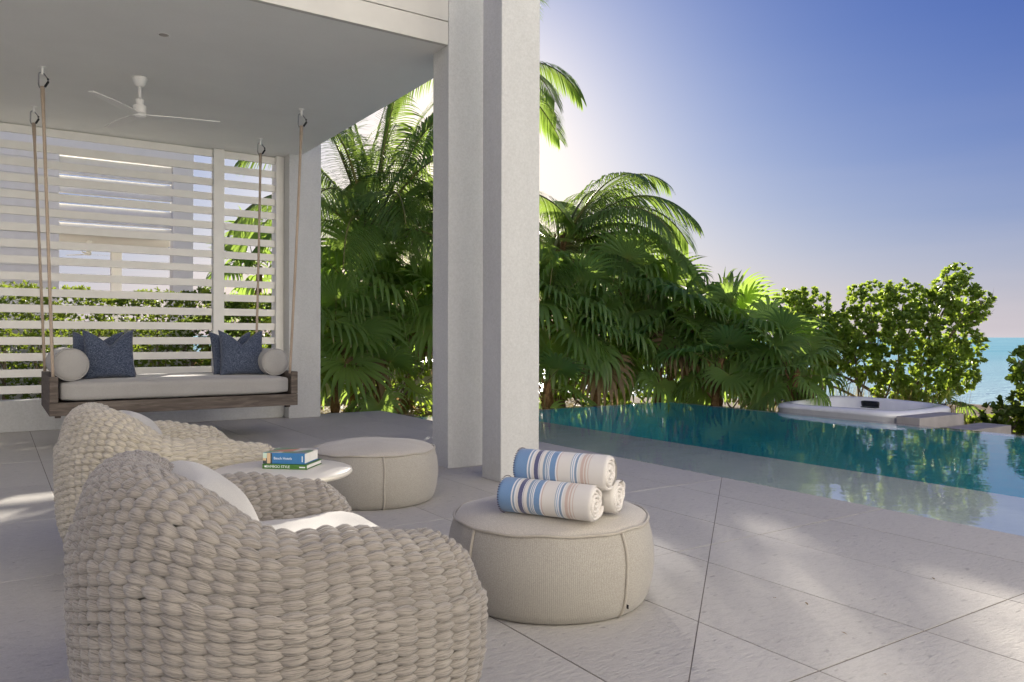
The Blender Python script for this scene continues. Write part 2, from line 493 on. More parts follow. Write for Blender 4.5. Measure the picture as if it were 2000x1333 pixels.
#@@SECTION structure
# ------------------------------------------------------------------ ground, sea, terrace, pool
FLOOR_X1 = 4.845
POOL_X1, POOL_Y1 = 10.0, 10.05

# the ground passes under the terrace and pool; the basin is kept above it by lowering the sheet there
def ground_sheet():
    mb = MB()
    def gz(x, y):
        d = max(0.0, (x*0.80 + y*0.60) - 20.5)
        z = -0.42 - 0.13*d
        z += 0.035*math.sin(x*1.7)*math.cos(y*1.3)
        if y > 10.9 and x < 6.0: z += 0.30
        return max(z, -9.0)
    def grid(x0, x1, nx, y0, y1, ny):
        P = [(x0+(x1-x0)*i/nx, y0+(y1-y0)*j/ny, gz(x0+(x1-x0)*i/nx, y0+(y1-y0)*j/ny)) for j in range(ny+1) for i in range(nx+1)]
        F = [(j*(nx+1)+i, j*(nx+1)+i+1, (j+1)*(nx+1)+i+1, (j+1)*(nx+1)+i) for j in range(ny) for i in range(nx)]
        mb.add(P, F)
    grid(-70, -14, 14, -20, 60, 20)
    grid(-14, 4.9, 24, 10.88, 60, 48)
    grid(4.9, 10.08, 8, 10.12, 60, 48)
    grid(10.08, 60, 50, -20, 60, 60)
    tag(mb.build('ground', M['soil']), kind='structure')
ground_sheet()

sea = MB()
S0 = 9000
sea.add([(-S0, -S0, -1.75), (S0, -S0, -1.75), (S0, S0, -1.75), (-S0, S0, -1.75)], [(0, 1, 2, 3)])
tag(sea.build('sea', M['sea'], smooth=False), kind='structure')

terrace = thing('terrace', None, None)
terrace['kind'] = 'structure'
bbox('grout_bed', -5.5, FLOOR_X1-0.004, -2.99, 10.865, -0.40, -0.0019, M['grout'], terrace, 0)
XE = [4.845, 4.27] + [3.617 - 0.6525*k for k in range(0, 14)]
YE = [10.87] + [9.44 - 1.303*k for k in range(0, 10)] + [-2.985]
GAP = 0.0028
tile_cache = {}
def slab(x0, x1, y0, y1):
    """One paving slab, split by the straight expansion joint where it crosses."""
    A, B = Vector((4.851, 4.288)), Vector((1.886, 1.804))
    n = Vector((-(B-A).y, (B-A).x)).normalized()
    dmin = min(n.dot(Vector(c)-A) for c in ((x0,y0),(x1,y0),(x0,y1),(x1,y1)))
    dmax = max(n.dot(Vector(c)-A) for c in ((x0,y0),(x1,y0),(x0,y1),(x1,y1)))
    w, d = x1-x0-2*GAP, y1-y0-2*GAP
    cx, cy = (x0+x1)/2, (y0+y1)/2
    if dmin < -0.02 and dmax > 0.02 and x0 > -0.5:
        for sgn in (1, -1):
            bm = bmesh.new()
            bmesh.ops.create_cube(bm, size=1.0)
            for v in bm.verts: v.co = Vector((v.co.x*w, v.co.y*d, (v.co.z-0.5)*0.03))
            pc = Vector((A.x-cx, A.y-cy, 0)) + Vector((n.x, n.y, 0))*0.0024*sgn
            bmesh.ops.bisect_plane(bm, geom=list(bm.verts)+list(bm.edges)+list(bm.faces), plane_co=pc,
                                   plane_no=Vector((n.x, n.y, 0))*sgn, clear_inner=True)
            bmesh.ops.holes_fill(bm, edges=list(bm.edges))
            if len(bm.faces) >= 4:
                me = bpy.data.meshes.new('paving_slab'); bm.to_mesh(me); me.materials.append(M['paving'])
                o = link('paving_slab', me, terrace); o.location = (cx, cy, 0)
            bm.free()
        return
    key = (round(w, 3), round(d, 3))
    if key not in tile_cache:
        me = bbox_mesh('paving_slab', (w, d, 0.03), M['paving'], 0.0015, 1)
        tile_cache[key] = me
    o = link('paving_slab', tile_cache[key], terrace)
    o.location = (cx, cy, -0.03 + random.uniform(-0.0006, 0.0006))
for i in range(len(XE)-1):
    for j in range(len(YE)-1):
        slab(XE[i+1], XE[i], YE[j+1], YE[j])

# pool: basin, ledge, rim, water
pool = thing('pool', 'infinity swimming pool with teal water beside the paved terrace', 'swimming pool')
PY0 = -9.0
b = MB()
b.add([(5.0,PY0,-1.25),(9.86,PY0,-1.25),(9.86,9.93,-1.25),(5.0,9.93,-1.25)], [(0,1,2,3)])
b.add([(9.86,PY0,-1.25),(9.86,PY0,-0.034),(9.86,9.93,-0.034),(9.86,9.93,-1.25)], [(0,1,2,3)])
b.add([(5.0,9.93,-1.25),(9.86,9.93,-1.25),(9.86,9.93,-0.034),(5.0,9.93,-0.034)], [(0,1,2,3)])
b.build('pool_basin', M['pool_plaster'], pool, False)
SHX = 6.62
bbox('pool_ledge', 4.86, SHX, PY0, 9.92, -1.24, -0.115, M['pool_stone'], pool, 0.01)
r_ = MB()
r_.box(9.862, POOL_X1, PY0, POOL_Y1, -1.3, -0.034)
r_.box(4.852, 9.858, 9.932, POOL_Y1-0.004, -1.3, -0.036)
r_.build('pool_rim', M['pool_stone'], pool, False)
wmb = MB()
wmb.add([(4.849,PY0,-0.022),(POOL_X1+0.002,PY0,-0.022),(POOL_X1+0.002,POOL_Y1+0.002,-0.022),(4.849,POOL_Y1+0.002,-0.022)], [(0,1,2,3)])
wmb.build('pool_water', M['pool_water'], pool, False)

# ------------------------------------------------------------------ the house: columns, ceiling, fascia, pier, plinth, slatted screen
CZ = 3.58
def column(x0, x1, y0, y1, label):
    t = thing('column', label, 'column', ((x0+x1)/2, (y0+y1)/2, 0), 0, 'square stucco columns at the terrace edge')
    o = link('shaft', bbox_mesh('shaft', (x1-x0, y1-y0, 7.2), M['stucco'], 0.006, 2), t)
    return t
column(3.226, 3.583, 5.024, 5.300, 'square white stucco column in front, its foot behind the striped towels')
column(3.197, 3.545, 5.806, 6.088, 'square white stucco column standing just behind the front one, meeting the ceiling corner')

roof = thing('porch_roof', 'flat white porch ceiling slab with painted fascia over the hanging daybed', 'roof')
bbox('ceiling', -6.0, 3.50, 5.86, 10.98, CZ, CZ+0.30, M['ceiling_plaster'], roof, 0.004)
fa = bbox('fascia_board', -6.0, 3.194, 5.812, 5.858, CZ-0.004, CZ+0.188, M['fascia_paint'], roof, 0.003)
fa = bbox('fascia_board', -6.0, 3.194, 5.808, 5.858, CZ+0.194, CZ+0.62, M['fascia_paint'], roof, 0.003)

wall = thing('plinth_wall', 'low white stucco plinth wall with pier under the slatted screen', 'wall')
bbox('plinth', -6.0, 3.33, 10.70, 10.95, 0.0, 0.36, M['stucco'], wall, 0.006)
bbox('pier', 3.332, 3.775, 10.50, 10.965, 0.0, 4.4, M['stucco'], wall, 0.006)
bbox('jamb', 3.225, 3.328, 10.72, 10.94, 0.363, CZ-0.003, M['white_paint'], wall, 0.003)

screen = thing('slatted_screen', 'white horizontal slatted privacy screen behind the hanging daybed', 'screen')
me_l = bbox_mesh('slat', (5.0, 0.034, 0.094), M['white_paint'], 0.003, 1)
me_r = bbox_mesh('slat', (0.674, 0.034, 0.094), M['white_paint'], 0.003, 1)
for k in range(17):
    z = CZ - 0.012 - 0.094 - 0.19*k
    o = link('slat', me_l, screen); o.location = (2.402-2.5, 10.80, z)
    o = link('slat', me_r, screen); o.location = (2.549+0.337, 10.80, z)
bbox('post', 2.408, 2.542, 10.735, 10.87, 0.363, CZ-0.003, M['white_paint'], screen, 0.004)
bbox('post', -2.75, -2.62, 10.735, 10.782, 0.363, CZ-0.003, M['white_paint'], screen, 0.004)

# added unseen house front behind the camera, bouncing sun into the shaded porch
bounce_villa = thing('bounce_villa', 'added unseen white house front bouncing sunlight into the porch', 'house')
bbox('wall', -13.0, 12.0, -3.3, -3.0, -0.4, 8.2, M['lime_wash'], bounce_villa, 0.01)
bbox('roof', -13.2, 12.3, -6.5, -2.7, 8.203, 8.45, M['lime_wash'], bounce_villa, 0.01)

# recessed downlight and ceiling fan
p = at(320, 69, z=CZ)
dl = thing('downlight', 'small round recessed downlight in the porch ceiling', 'light', (p.x, p.y, CZ))
b = MB(); b.lathe([(0.040, -0.0005), (0.047, -0.003), (0.052, -0.001), (0.053, 0.003)], 28); b.build('trim_ring', M['white_gloss'], dl)
b = MB(); b.lathe([(0.0001, -0.0012), (0.026, -0.0012), (0.039, -0.0006)], 24); b.build('lens', M['piping'], dl)

p = at(273, 152, z=CZ)
def ceiling_fan(name, label, loc, rz, mat):
    t = thing(name, label, 'ceiling fan', loc, rz)
    b = MB(); b.lathe([(0.0001, -0.088), (0.030, -0.088), (0.045, -0.07), (0.066, -0.02), (0.068, 0.004)], 28); b.build('canopy', mat, t)
    b = MB(); b.tube([(0, 0, -0.085), (0, 0, -0.215)], 0.014, 12); b.build('downrod', mat, t)
    b = MB(); b.lathe([(0.0001, -0.205), (0.034, -0.207), (0.036, -0.213), (0.036, -0.262), (0.034, -0.265), (0.054, -0.267), (0.057, -0.272), (0.057, -0.338), (0.054, -0.342),
                       (0.040, -0.343), (0.040, -0.349), (0.056, -0.351), (0.056, -0.366), (0.05, -0.375), (0.0001, -0.385)], 32)
    b.build('motor', mat, t)
    for k, an in enumerate((-13, 107, 230)):
        b = MB(); V = []; n = 9
        for i in range(n):
            r = 0.045 + (0.72-0.045)*i/(n-1)
            w = 0.034 + 0.018*math.sin(PI*min(1, i/(n-1)*1.05)) - 0.012*(i/(n-1))
            tilt = 0.12*(1-0.5*i/(n-1))
            for (sy, sz) in ((-1, 0.003), (1, 0.003), (1, -0.003), (-1, -0.003)):
                V.append((r, sy*w, -0.355 + sy*w*tilt + sz))
        Fc = []
        for i in range(n-1):
            for q in range(4):
                q2 = (q+1) % 4
                Fc.append((i*4+q, (i+1)*4+q, (i+1)*4+q2, i*4+q2))
        Fc += [(0, 1, 2, 3), ((n-1)*4+3, (n-1)*4+2, (n-1)*4+1, (n-1)*4)]
        b.add(V, Fc)
        o = b.build('blade', mat, t, False); o.rotation_euler = (0, 0, R(an))
    return t
ceiling_fan('ceiling_fan', 'white three blade ceiling fan hanging from the porch ceiling above the daybed', (p.x, p.y, CZ), 0, M['white_gloss'])

# ------------------------------------------------------------------ hanging daybed
sw = thing('hanging_daybed', 'weathered wood daybed swing hung on four ropes from the porch ceiling', 'swing', (0, 0, 0))
SX0, SX1, SY0, SY1 = 0.432, 2.765, 8.40, 9.86
zb = 0.365
bbox('front_rail', SX0, SX1, SY0, SY0+0.045, zb, zb+0.122, M['wood'], sw, 0.004)
bbox('back_rail', SX0, SX1, SY1-0.045, SY1, zb, zb+0.122, M['wood'], sw, 0.004)
for x0, x1 in ((SX0, SX0+0.046), (SX1-0.046, SX1)):
    bbox('side_rail', x0, x1, SY0+0.047, SY1-0.047, zb, zb+0.122, M['wood'], sw, 0.004)
for x0, x1 in ((SX0, SX0+0.072), (SX1-0.072, SX1)):
    bbox('end_board', x0, x1, SY0, SY1, zb+0.125, zb+0.365, M['wood'], sw, 0.005)
for k in range(9):
    y = SY0+0.06 + k*0.152
    bbox('deck_slat', SX0+0.05, SX1-0.05, y, y+0.11, zb+0.085, zb+0.112, M['wood'], sw, 0.002, 1)
for x in (SX0+0.05, SX1-0.10):
    for y in (SY0+0.10, SY1-0.14):
        bbox('foot_block', x, x+0.05, y, y+0.05, zb-0.028, zb-0.001, M['wood'], sw, 0.002, 1)
hooks = [(at(83, 131, z=CZ), (0.462, SY0+0.035)), (at(66, 208, z=CZ), (0.462, SY1-0.05)),
         (at(589, 214, z=CZ), (2.688, SY0+0.035)), (at(509, 272, z=CZ), (2.700, SY1-0.05))]
for hp, (bx, by) in hooks:
    b = MB(); b.lathe([(0.012, -0.075), (0.014, -0.07), (0.010, -0.03), (0.012, -0.006), (0.030, -0.004), (0.030, 0.003)], 14, (hp.x, hp.y, CZ))
    eb = b.build('eye_bolt', M['white_gloss'], sw)
    # D shaped link
    top = CZ - 0.055
    path = [(-0.030, 0), (-0.034, -0.02), (-0.036, -0.105), (-0.026, -0.135), (0.0, -0.14), (0.022, -0.13), (0.052, -0.085), (0.05, -0.055), (0.012, -0.008), (-0.01, 0.006), (-0.030, 0)]
    cd = Vector((math.cos(R(-YAW)), math.sin(R(-YAW)), 0))
    pts = [Vector((hp.x, hp.y, top)) + cd*u + Vector((0, 0, w)) for u, w in path]
    b = MB(); b.tube(pts, 0.0065, 8, False); cl = b.build('carabiner', M['steel'], sw)
    b = MB(); b.tube([pts[5], pts[6], pts[7]], 0.011, 8); b.build('screw_sleeve', M['dark_plastic'], cl)
    a = Vector((hp.x, hp.y, top-0.125)); e = Vector((bx, by, zb+0.345))
    b = MB(); n = 26; P_ = []
    for i in range(n+1):
        f = i/n
        q = a.lerp(e, f); q.y -= 0.018*math.sin(PI*f)
        P_.append(q)
    b.tube(P_, [0.019 if i < 2 else 0.0148 for i in range(n+1)], 10)
    b.build('rope', M['swing_rope'], sw)

def rounded_cushion(name, dims, mat, bev=0.045, parent=None, puff=0.012, seed=1, sub=10):
    bm = bmesh.new()
    bmesh.ops.create_cube(bm, size=1.0)
    for v in bm.verts: v.co = Vector((v.co.x*dims[0], v.co.y*dims[1], (v.co.z+0.5)*dims[2]))
    bmesh.ops.subdivide_edges(bm, edges=list(bm.edges), cuts=sub, use_grid_fill=True)
    r2 = random.Random(seed); ph = [r2.uniform(0, 6) for _ in range(6)]
    hx, hy, hz = dims[0]/2, dims[1]/2, dims[2]/2
    for v in bm.verts:
        c = v.co; c.z -= hz
        q = Vector((max(-hx+bev, min(hx-bev, c.x)), max(-hy+bev, min(hy-bev, c.y)), max(-hz+bev, min(hz-bev, c.z))))
        d = c - q
        if d.length > 1e-6: c = q + d.normalized()*bev
        fx, fy = 1-(c.x/hx)**2, 1-(c.y/hy)**2
        w = puff*max(0, fx)**0.4*max(0, fy)**0.4
        c.z += (w if c.z > 0 else -0.2*w)
        wr = 0.10*puff*(math.sin(c.x*23+ph[0])*math.sin(c.y*19+ph[1]) + math.sin(c.x*9+ph[2]+c.y*14))
        c.z += wr; c.y += wr
        c.z += hz
        v.co = c
    me = bpy.data.meshes.new(name); bm.to_mesh(me); bm.free()
    me.uv_layers.new(name='UVMap'); me.materials.append(mat)
    me.polygons.foreach_set('use_smooth', [True]*len(me.polygons))
    return link(name, me, parent)

mt = rounded_cushion('mattress', (SX1-SX0-0.17, SY1-SY0-0.06, 0.185), M['cushion_grey'], 0.05, None, 0.014, 3, 14)
mt.location = ((SX0+SX1)/2, (SY0+SY1)/2-0.02, zb+0.128)
tag(mt, 'thin grey mattress lying on the weathered wood swing', 'mattress', None, 'thing')
b = MB()
MZ = zb+0.128+0.185+0.010
for (x, y, z, rad, lab) in ((0.612, SY0+0.10, MZ+0.150, 0.152, 'round grey bolster at the left end of the daybed beside the two ropes'),
                            (2.585, SY0+0.20, MZ+0.142, 0.145, 'round grey bolster on the daybed against the end board by the pier')):
    t = thing('bolster', lab, 'bolster', (x, y, z), 0, 'bolsters on the daybed')
    b = MB(); L_ = 1.10
    b.lathe([(0.0001, 0), (rad*0.6, -0.004), (rad*0.9, 0.004), (rad*0.985, 0.02), (rad, 0.05), (rad*1.01, L_*0.5), (rad, L_-0.05), (rad*0.985, L_-0.02), (rad*0.9, L_-0.004), (rad*0.6, L_), (0.0001, L_)], 40)
    o = b.build('cover', M['cushion_grey'], t); o.rotation_euler = (R(-90), 0, 0)
    for yy in (0.016, L_-0.016):
        b = MB(); b.tube([(rad*math.cos(a_*2*PI/40), yy, rad*math.sin(a_*2*PI/40)) for a_ in range(41)], 0.005, 6, False)
        b.build('piping', M['cushion_grey'], t)

def pillow(name, w, h, th, mat, seed=0, chop=0.0, n=26, pw=0.42, wr=0.010):
    r2 = random.Random(seed); ph = [r2.uniform(0, 6.28) for _ in range(8)]
    mb = MB()
    V = []
    idx = {}
    for side in (1, -1):
        for j in range(n+1):
            for i in range(n+1):
                edge = i in (0, n) or j in (0, n)
                if edge and side == -1: idx[(side, i, j)] = idx[(1, i, j)]; continue
                u, v = -1+2*i/n, -1+2*j/n
                x = w/2*u*(1-0.075*(1-v*v)*abs(u)**2)
                z = h/2*v*(1-0.075*(1-u*u)*abs(v)**2)
                t = th/2*(max(0, (1-u**2))*max(0, (1-v**2)))**pw
                # soft folds running out to the corners
                fold = math.sin(7*math.atan2(v, u)+ph[0]) * (u*u+v*v)*0.5 + math.sin(5*u+ph[1])*math.sin(4*v+ph[2])
                t += wr*fold*(1-u**4)*(1-v**4)
                if chop:
                    g = math.exp(-(abs(u)/0.50)**1.4)*max(0, (v+0.15)/1.15)**1.6
                    z -= chop*h*g
                    t *= 1-0.30*math.exp(-(u/0.10)**2)*max(0, v)**0.8
                    t += 0.012*math.exp(-((abs(u)-0.28)/0.12)**2)*max(0, v)
                idx[(side, i, j)] = len(V)
                V.append((x, -side*t, z + h/2))
    F = []
    for side in (1, -1):
        for j in range(n):
            for i in range(n):
                q = (idx[(side,i,j)], idx[(side,i+1,j)], idx[(side,i+1,j+1)], idx[(side,i,j+1)])
                F.append(q if side == 1 else q[::-1])
    mb.add(V, F)
    return mb.build(name, mat)
pz = MZ - 0.012
for (x, y, rz, tilt, sd, lab) in (
        (0.985, 8.80, 6, -14, 1, 'blue woven pillow with a deep dented top, in front at the two rope end'),
        (0.860, 9.02, -16, -20, 2, 'blue woven pillow tucked between the round bolster and the dented front pillow'),
        (1.060, 9.22, 14, -22, 3, 'blue woven pillow at the back, one corner showing over the dented front pillow'),
        (2.285, 8.82, -3, -12, 4, 'blue woven pillow in front of the bolster by the pier'),
        (2.255, 9.02, 7, -18, 5, 'blue woven pillow mostly hidden behind the one by the pier bolster')):
    o = pillow('blue_pillow', 0.48, 0.53, 0.20, M['blue_weave'], sd, 0.33)
    o.location = (x, y, pz); o.rotation_euler = (R(tilt), 0, R(rz))
    tag(o, lab, 'pillow', 'blue pillows on the daybed', 'thing')

# ------------------------------------------------------------------ woven rope armchairs
def chair_surface():
    S_half = None
    rx, ry, c0, fx = 0.275, 0.415, -0.01, 0.355
    P = []
    for x in np.linspace(fx, c0, 40, endpoint=False): P.append((x, -ry - 0.022*math.sin(PI*(fx-x)/(fx-c0))))
    for a_ in np.linspace(0, PI, 160):
        P.append((c0 - rx*math.sin(a_), -ry*math.cos(a_)))
    P2 = [(x, -y) for x, y in P[:40]][::-1]
    P = np.array(P + P2)
    # soften the bulge joint
    for _ in range(40):
        Q = P.copy(); Q[1:-1] = 0.5*P[1:-1] + 0.25*(P[:-2]+P[2:]); P = Q
    d = np.r_[0, np.cumsum(np.hypot(*np.diff(P, axis=0).T))]
    S = d[-1]/2
    CAP = 0.145*PI/2
    NS, NV = 260, 150
    ss = np.linspace(-S-CAP, S+CAP, NS)
    tab = np.zeros((NS, NV, 3))
    for i, s in enumerate(ss):
        sc = min(max(s, -S), S)
        px = np.interp(sc+S, d, P[:, 0]); py = np.interp(sc+S, d, P[:, 1])
        e = 1e-3
        tx = np.interp(min(sc+S+e, 2*S), d, P[:, 0]) - np.interp(max(sc+S-e, 0), d, P[:, 0])
        ty = np.interp(min(sc+S+e, 2*S), d, P[:, 1]) - np.interp(max(sc+S-e, 0), d, P[:, 1])
        n_ = math.hypot(tx, ty); tx, ty = tx/n_, ty/n_
        nx, ny = -ty, tx                 # outward
        q = abs(sc)/S
        w = 1/(1+math.exp((q-0.470)/0.078))
        H = 0.605 + 0.185*w + 0.040*math.exp(-((q-0.74)/0.16)**2)
        phi = max(0.0, (abs(s)-S)/CAP)*PI/2
        H *= 1 - 0.075*(1-math.cos(phi))
        lean = 0.035*w
        ctrl = [(0.005, 0.012), (0.050, 0.06), (0.100, 0.16), (0.136, 0.29), (0.142, 0.44*H/0.6), (0.128, 0.78*H), (0.086, 0.94*H), (0.005, 1.0*H),
                (-0.075, 0.945*H), (-0.118, 0.82*H), (-0.130, 0.66*H), (-0.125, 0.36), (-0.115, 0.27)]
        c = np.array(ctrl)
        c[:, 0] += lean*np.clip((c[:, 1]-0.3)/0.5, 0, 1)*0.2
        # Catmull-Rom through the control points
        pts = []
        cc = np.vstack([2*c[0]-c[1], c, 2*c[-1]-c[-2]])
        for k in range(1, len(cc)-2):
            for t in np.linspace(0, 1, 14, endpoint=False):
                pts.append(0.5*((2*cc[k]) + (-cc[k-1]+cc[k+1])*t + (2*cc[k-1]-5*cc[k]+4*cc[k+1]-cc[k+2])*t*t + (-cc[k-1]+3*cc[k]-3*cc[k+1]+cc[k+2])*t**3))
        pts.append(cc[-2]); pts = np.array(pts)
        dl_ = np.r_[0, np.cumsum(np.hypot(*np.diff(pts, axis=0).T))]
        vv = np.linspace(0, dl_[-1], NV)
        n_off = np.interp(vv, dl_, pts[:, 0]); z = np.interp(vv, dl_, pts[:, 1])
        sg = 1 if s > 0 else -1
        cph, sph = math.cos(phi), math.sin(phi)
        tab[i, :, 0] = px + nx*n_off*cph + sg*tx*np.abs(n_off)*sph
        tab[i, :, 1] = py + ny*n_off*cph + sg*ty*np.abs(n_off)*sph
        tab[i, :, 2] = z
    gs = np.gradient(tab, axis=0); gv = np.gradient(tab, axis=1)
    nrm = np.cross(gs, gv)
    nrm /= np.linalg.norm(nrm, axis=2, keepdims=True)+1e-9
    # at the cap ends use the neighbouring normals
    nrm[0] = nrm[2]; nrm[-1] = nrm[-3]; nrm[1] = nrm[2]; nrm[-2] = nrm[-3]
    if (nrm[NS//2, 30] @ np.array([-1, 0, 0])) < 0: nrm = -nrm
    return ss, tab, nrm, S, CAP
SS, TAB, NRM, CH_S, CH_CAP = chair_surface()
NS_, NV_ = TAB.shape[:2]
def surf(s, v):
    fs = np.clip((s-SS[0])/(SS[-1]-SS[0]), 0, 1)*(NS_-1.0001); fv = np.clip(v, 0, 1)*(NV_-1.0001)
    i, j = fs.astype(int), fv.astype(int); a, b = (fs-i)[..., None], (fv-j)[..., None]
    def g(T): return (T[i, j]*(1-a)*(1-b) + T[i+1, j]*a*(1-b) + T[i, j+1]*(1-a)*b + T[i+1, j+1]*a*b)
    n = g(NRM)
    return g(TAB), n/(np.linalg.norm(n, axis=-1, keepdims=True)+1e-9)

def make_rope_meshes(mat, seed):
    """One mesh per course of rope: the fat humps where the strand passes over the warp."""
    r2 = np.random.default_rng(seed)
    # columns evenly spaced along the outside of the tub
    outer, _ = surf(SS, np.full_like(SS, 0.27))
    arc = np.r_[0, np.cumsum(np.linalg.norm(np.diff(outer, axis=0), axis=1))]
    pitch = 0.052
    ncol = int(round(arc[-1]/pitch)); pitch = arc[-1]/ncol
    nrow = 100
    NA, NB = 8, 5
    A = np.linspace(-1, 1, NA); B = np.linspace(0.04*PI, 0.96*PI, NB)
    aa, bb = np.meshgrid(A, B, indexing='ij')
    prof = np.maximum(0.0, 1-np.abs(aa)**1.35)
    meshes = []
    faces = []
    for i in range(NA-1):
        for j in range(NB-1):
            faces.append((i*NB+j, i*NB+j+1, (i+1)*NB+j+1, (i+1)*NB+j))
    faces = np.array(faces)
    uu = (aa+1)/2; vv = bb/PI
    for row in range(nrow):
        v0 = (row+0.7)/(nrow+0.6)
        Vs, Fs, UVs = [], [], []
        n = 0
        for c in range(row % 2, ncol+1, 2):
            a0 = (c+0.25)*pitch
            if a0 > arc[-1]+0.01: continue
            j1, j2, j3, j4 = r2.uniform(-1, 1, 4)
            s = np.interp(a0 + j1*0.003 + aa*pitch*0.93, arc, SS)
            hv = 1.27/nrow
            skew = (0.20 + 0.16*j3)*hv*aa + 0.10*hv*(aa*aa)
            v = v0 + j2*0.0012 - np.cos(bb)*hv*(0.10+0.90*prof)*(1+0.10*j4) - skew
            p, nn = surf(s, v)
            thick = 0.0150*(1+0.10*j3)
            off = np.sin(bb)**0.75*thick*(0.25+0.75*prof) - 0.0125*(1-prof)**1.4
            p = p + nn*off[..., None]
            Vs.append(p.reshape(-1, 3)); Fs.append(faces+n); n += NA*NB
            UVs.append(np.stack([uu + r2.uniform(0, 9), vv*1.0 + r2.uniform(0, 9)], -1).reshape(-1, 2))
        if len(Vs) < 4: continue
        V = np.concatenate(Vs); F = np.concatenate(Fs); U = np.concatenate(UVs)
        me = bpy.data.meshes.new('rope')
        me.vertices.add(len(V)); me.vertices.foreach_set('co', V.astype(np.float32).ravel())
        me.loops.add(F.size); me.loops.foreach_set('vertex_index', F.astype(np.int32).ravel())
        me.polygons.add(len(F)); me.polygons.foreach_set('loop_start', np.arange(0, F.size, 4, dtype=np.int32))
        me.polygons.foreach_set('use_smooth', np.ones(len(F), dtype=bool))
        lay = me.uv_layers.new(name='UVMap'); lay.data.foreach_set('uv', U[F.ravel()].astype(np.float32).ravel())
        me.materials.append(mat); me.update(calc_edges=True)
        meshes.append(me)
    return meshes

def shell_mesh(mat):
    mb = MB()
    s_ = np.linspace(SS[0], SS[-1], 90); v_ = np.linspace(0, 1, 48)
    gs, gv = np.meshgrid(s_, v_, indexing='ij')
    p, nn = surf(gs, gv)
    p = p - nn*0.0125
    V = [tuple(q) for q in p.reshape(-1, 3)]
    F = []
    for i in range(89):
        for j in range(47): F.append((i*48+j, (i+1)*48+j, (i+1)*48+j+1, i*48+j+1))
    mb.add(V, F)
    return mb.mesh('shell', mat)

def armchair(label, loc, rz, mat, seed):
    t = thing('woven_armchair', label, 'armchair', loc, rz, 'chunky woven rope armchairs')
    sm = shell_mesh(mat)
    link('shell', sm, t)
    for me in make_rope_meshes(mat, seed): link('rope', me, t)
    b = MB()
    b.add([(0.46*math.cos(a_*PI/16)*0.80, 0.46*math.sin(a_*PI/16), 0.03) for a_ in range(32)]+[(0.46*math.cos(a_*PI/16)*0.80, 0.44*math.sin(a_*PI/16), 0.27) for a_ in range(32)],
          [tuple(range(32, 64)), tuple(range(31, -1, -1))]+[(k, (k+1) % 32, 32+(k+1) % 32, 32+k) for k in range(32)])
    b.build('seat_base', mat, t)
    sc = rounded_cushion('seat_cushion', (0.68, 0.62, 0.19), M['cushion_white'], 0.07, t, 0.050, seed+5, 14)
    sc.location = (0.12, 0, 0.315)
    return t
armchair('taupe chunky rope tub armchair nearest the camera with white cushions', (0.59, 2.235, 0), 0.0, M['rope_taupe'], 11)
armchair('cream chunky rope tub armchair farther back beside the round side table', (0.67, 4.10, 0), R(3), M['rope_cream'], 12)
for (x, y, z, rz, tx, sd, lab) in ((0.60, 2.26, 0.395, 82, -32, 21, 'white back cushion leaning inside the taupe rope armchair'),
                                   (0.68, 4.12, 0.395, 85, -32, 22, 'white back cushion leaning inside the cream rope armchair')):
    o = pillow('white_cushion', 0.60, 0.40, 0.27, M['cushion_white'], sd, 0.0, 26, 0.36, 0.007)
    o.location = (x, y, z); o.rotation_euler = (R(tx), 0, R(rz))
    tag(o, lab, 'cushion', None, 'thing')

# ------------------------------------------------------------------ round side table with two books
TZ = 0.560
tc = at(552, 917, z=TZ)
st = thing('side_table', 'round cream side table between the two rope armchairs', 'side table', (tc.x, tc.y, 0))
RT = 0.288
b = MB(); b.lathe([(0.0001, TZ-0.028), (RT-0.03, TZ-0.028), (RT-0.008, TZ-0.022), (RT, TZ-0.012), (RT-0.003, TZ-0.004), (RT-0.012, TZ), (0.0001, TZ)], 72); b.build('table_top', M['cream_lacquer'], st)
b = MB(); b.lathe([(0.03, 0.015), (0.026, 0.04), (0.024, TZ-0.03)], 24); b.build('stem', M['cream_lacquer'], st)
b = MB(); b.lathe([(0.0001, 0.0), (0.19, 0.0), (0.195, 0.006), (0.19, 0.014), (0.04, 0.022), (0.0001, 0.022)], 48); b.build('base_plate', M['cream_lacquer'], st)

def flat_mat(name, col, rough=0.4):
    m, nt, N, L, out = new_mat(name)
    n_ = noise(nt, objc(nt), 40, 3)
    c = mix(nt, col, tuple(min(1, x*1.15+0.01) for x in col), n_)
    principled(nt, out, c, rough, None, 0.4)
    M[name] = m
flat_mat('book_blue', (0.035, 0.16, 0.36)); flat_mat('book_green', (0.05, 0.15, 0.02)); flat_mat('white_ink', (0.75, 0.77, 0.78), 0.6)
flat_mat('book_tan', (0.62, 0.45, 0.26)); flat_mat('book_mint', (0.50, 0.62, 0.52)); flat_mat('book_dark', (0.05, 0.06, 0.06))
def cover_mat():
    m, nt, N, L, out = new_mat('book_cover_print')
    p = objc(nt)
    v = N.new('ShaderNodeTexVoronoi'); v.inputs['Scale'].default_value = 13; L.new(p, v.inputs['Vector'])
    bw = N.new('ShaderNodeSeparateColor'); L.new(v.outputs['Color'], bw.inputs[0])
    col = ramp(nt, bw.outputs[0], [(0.0, (0.10, 0.22, 0.12)), (0.3, (0.55, 0.50, 0.46)), (0.5, (0.75, 0.76, 0.78)), (0.7, (0.55, 0.16, 0.10)), (0.85, (0.12, 0.16, 0.26))], 'CONSTANT')
    principled(nt, out, col, 0.3, None, 0.5)
    M['book_cover_print'] = m
cover_mat()

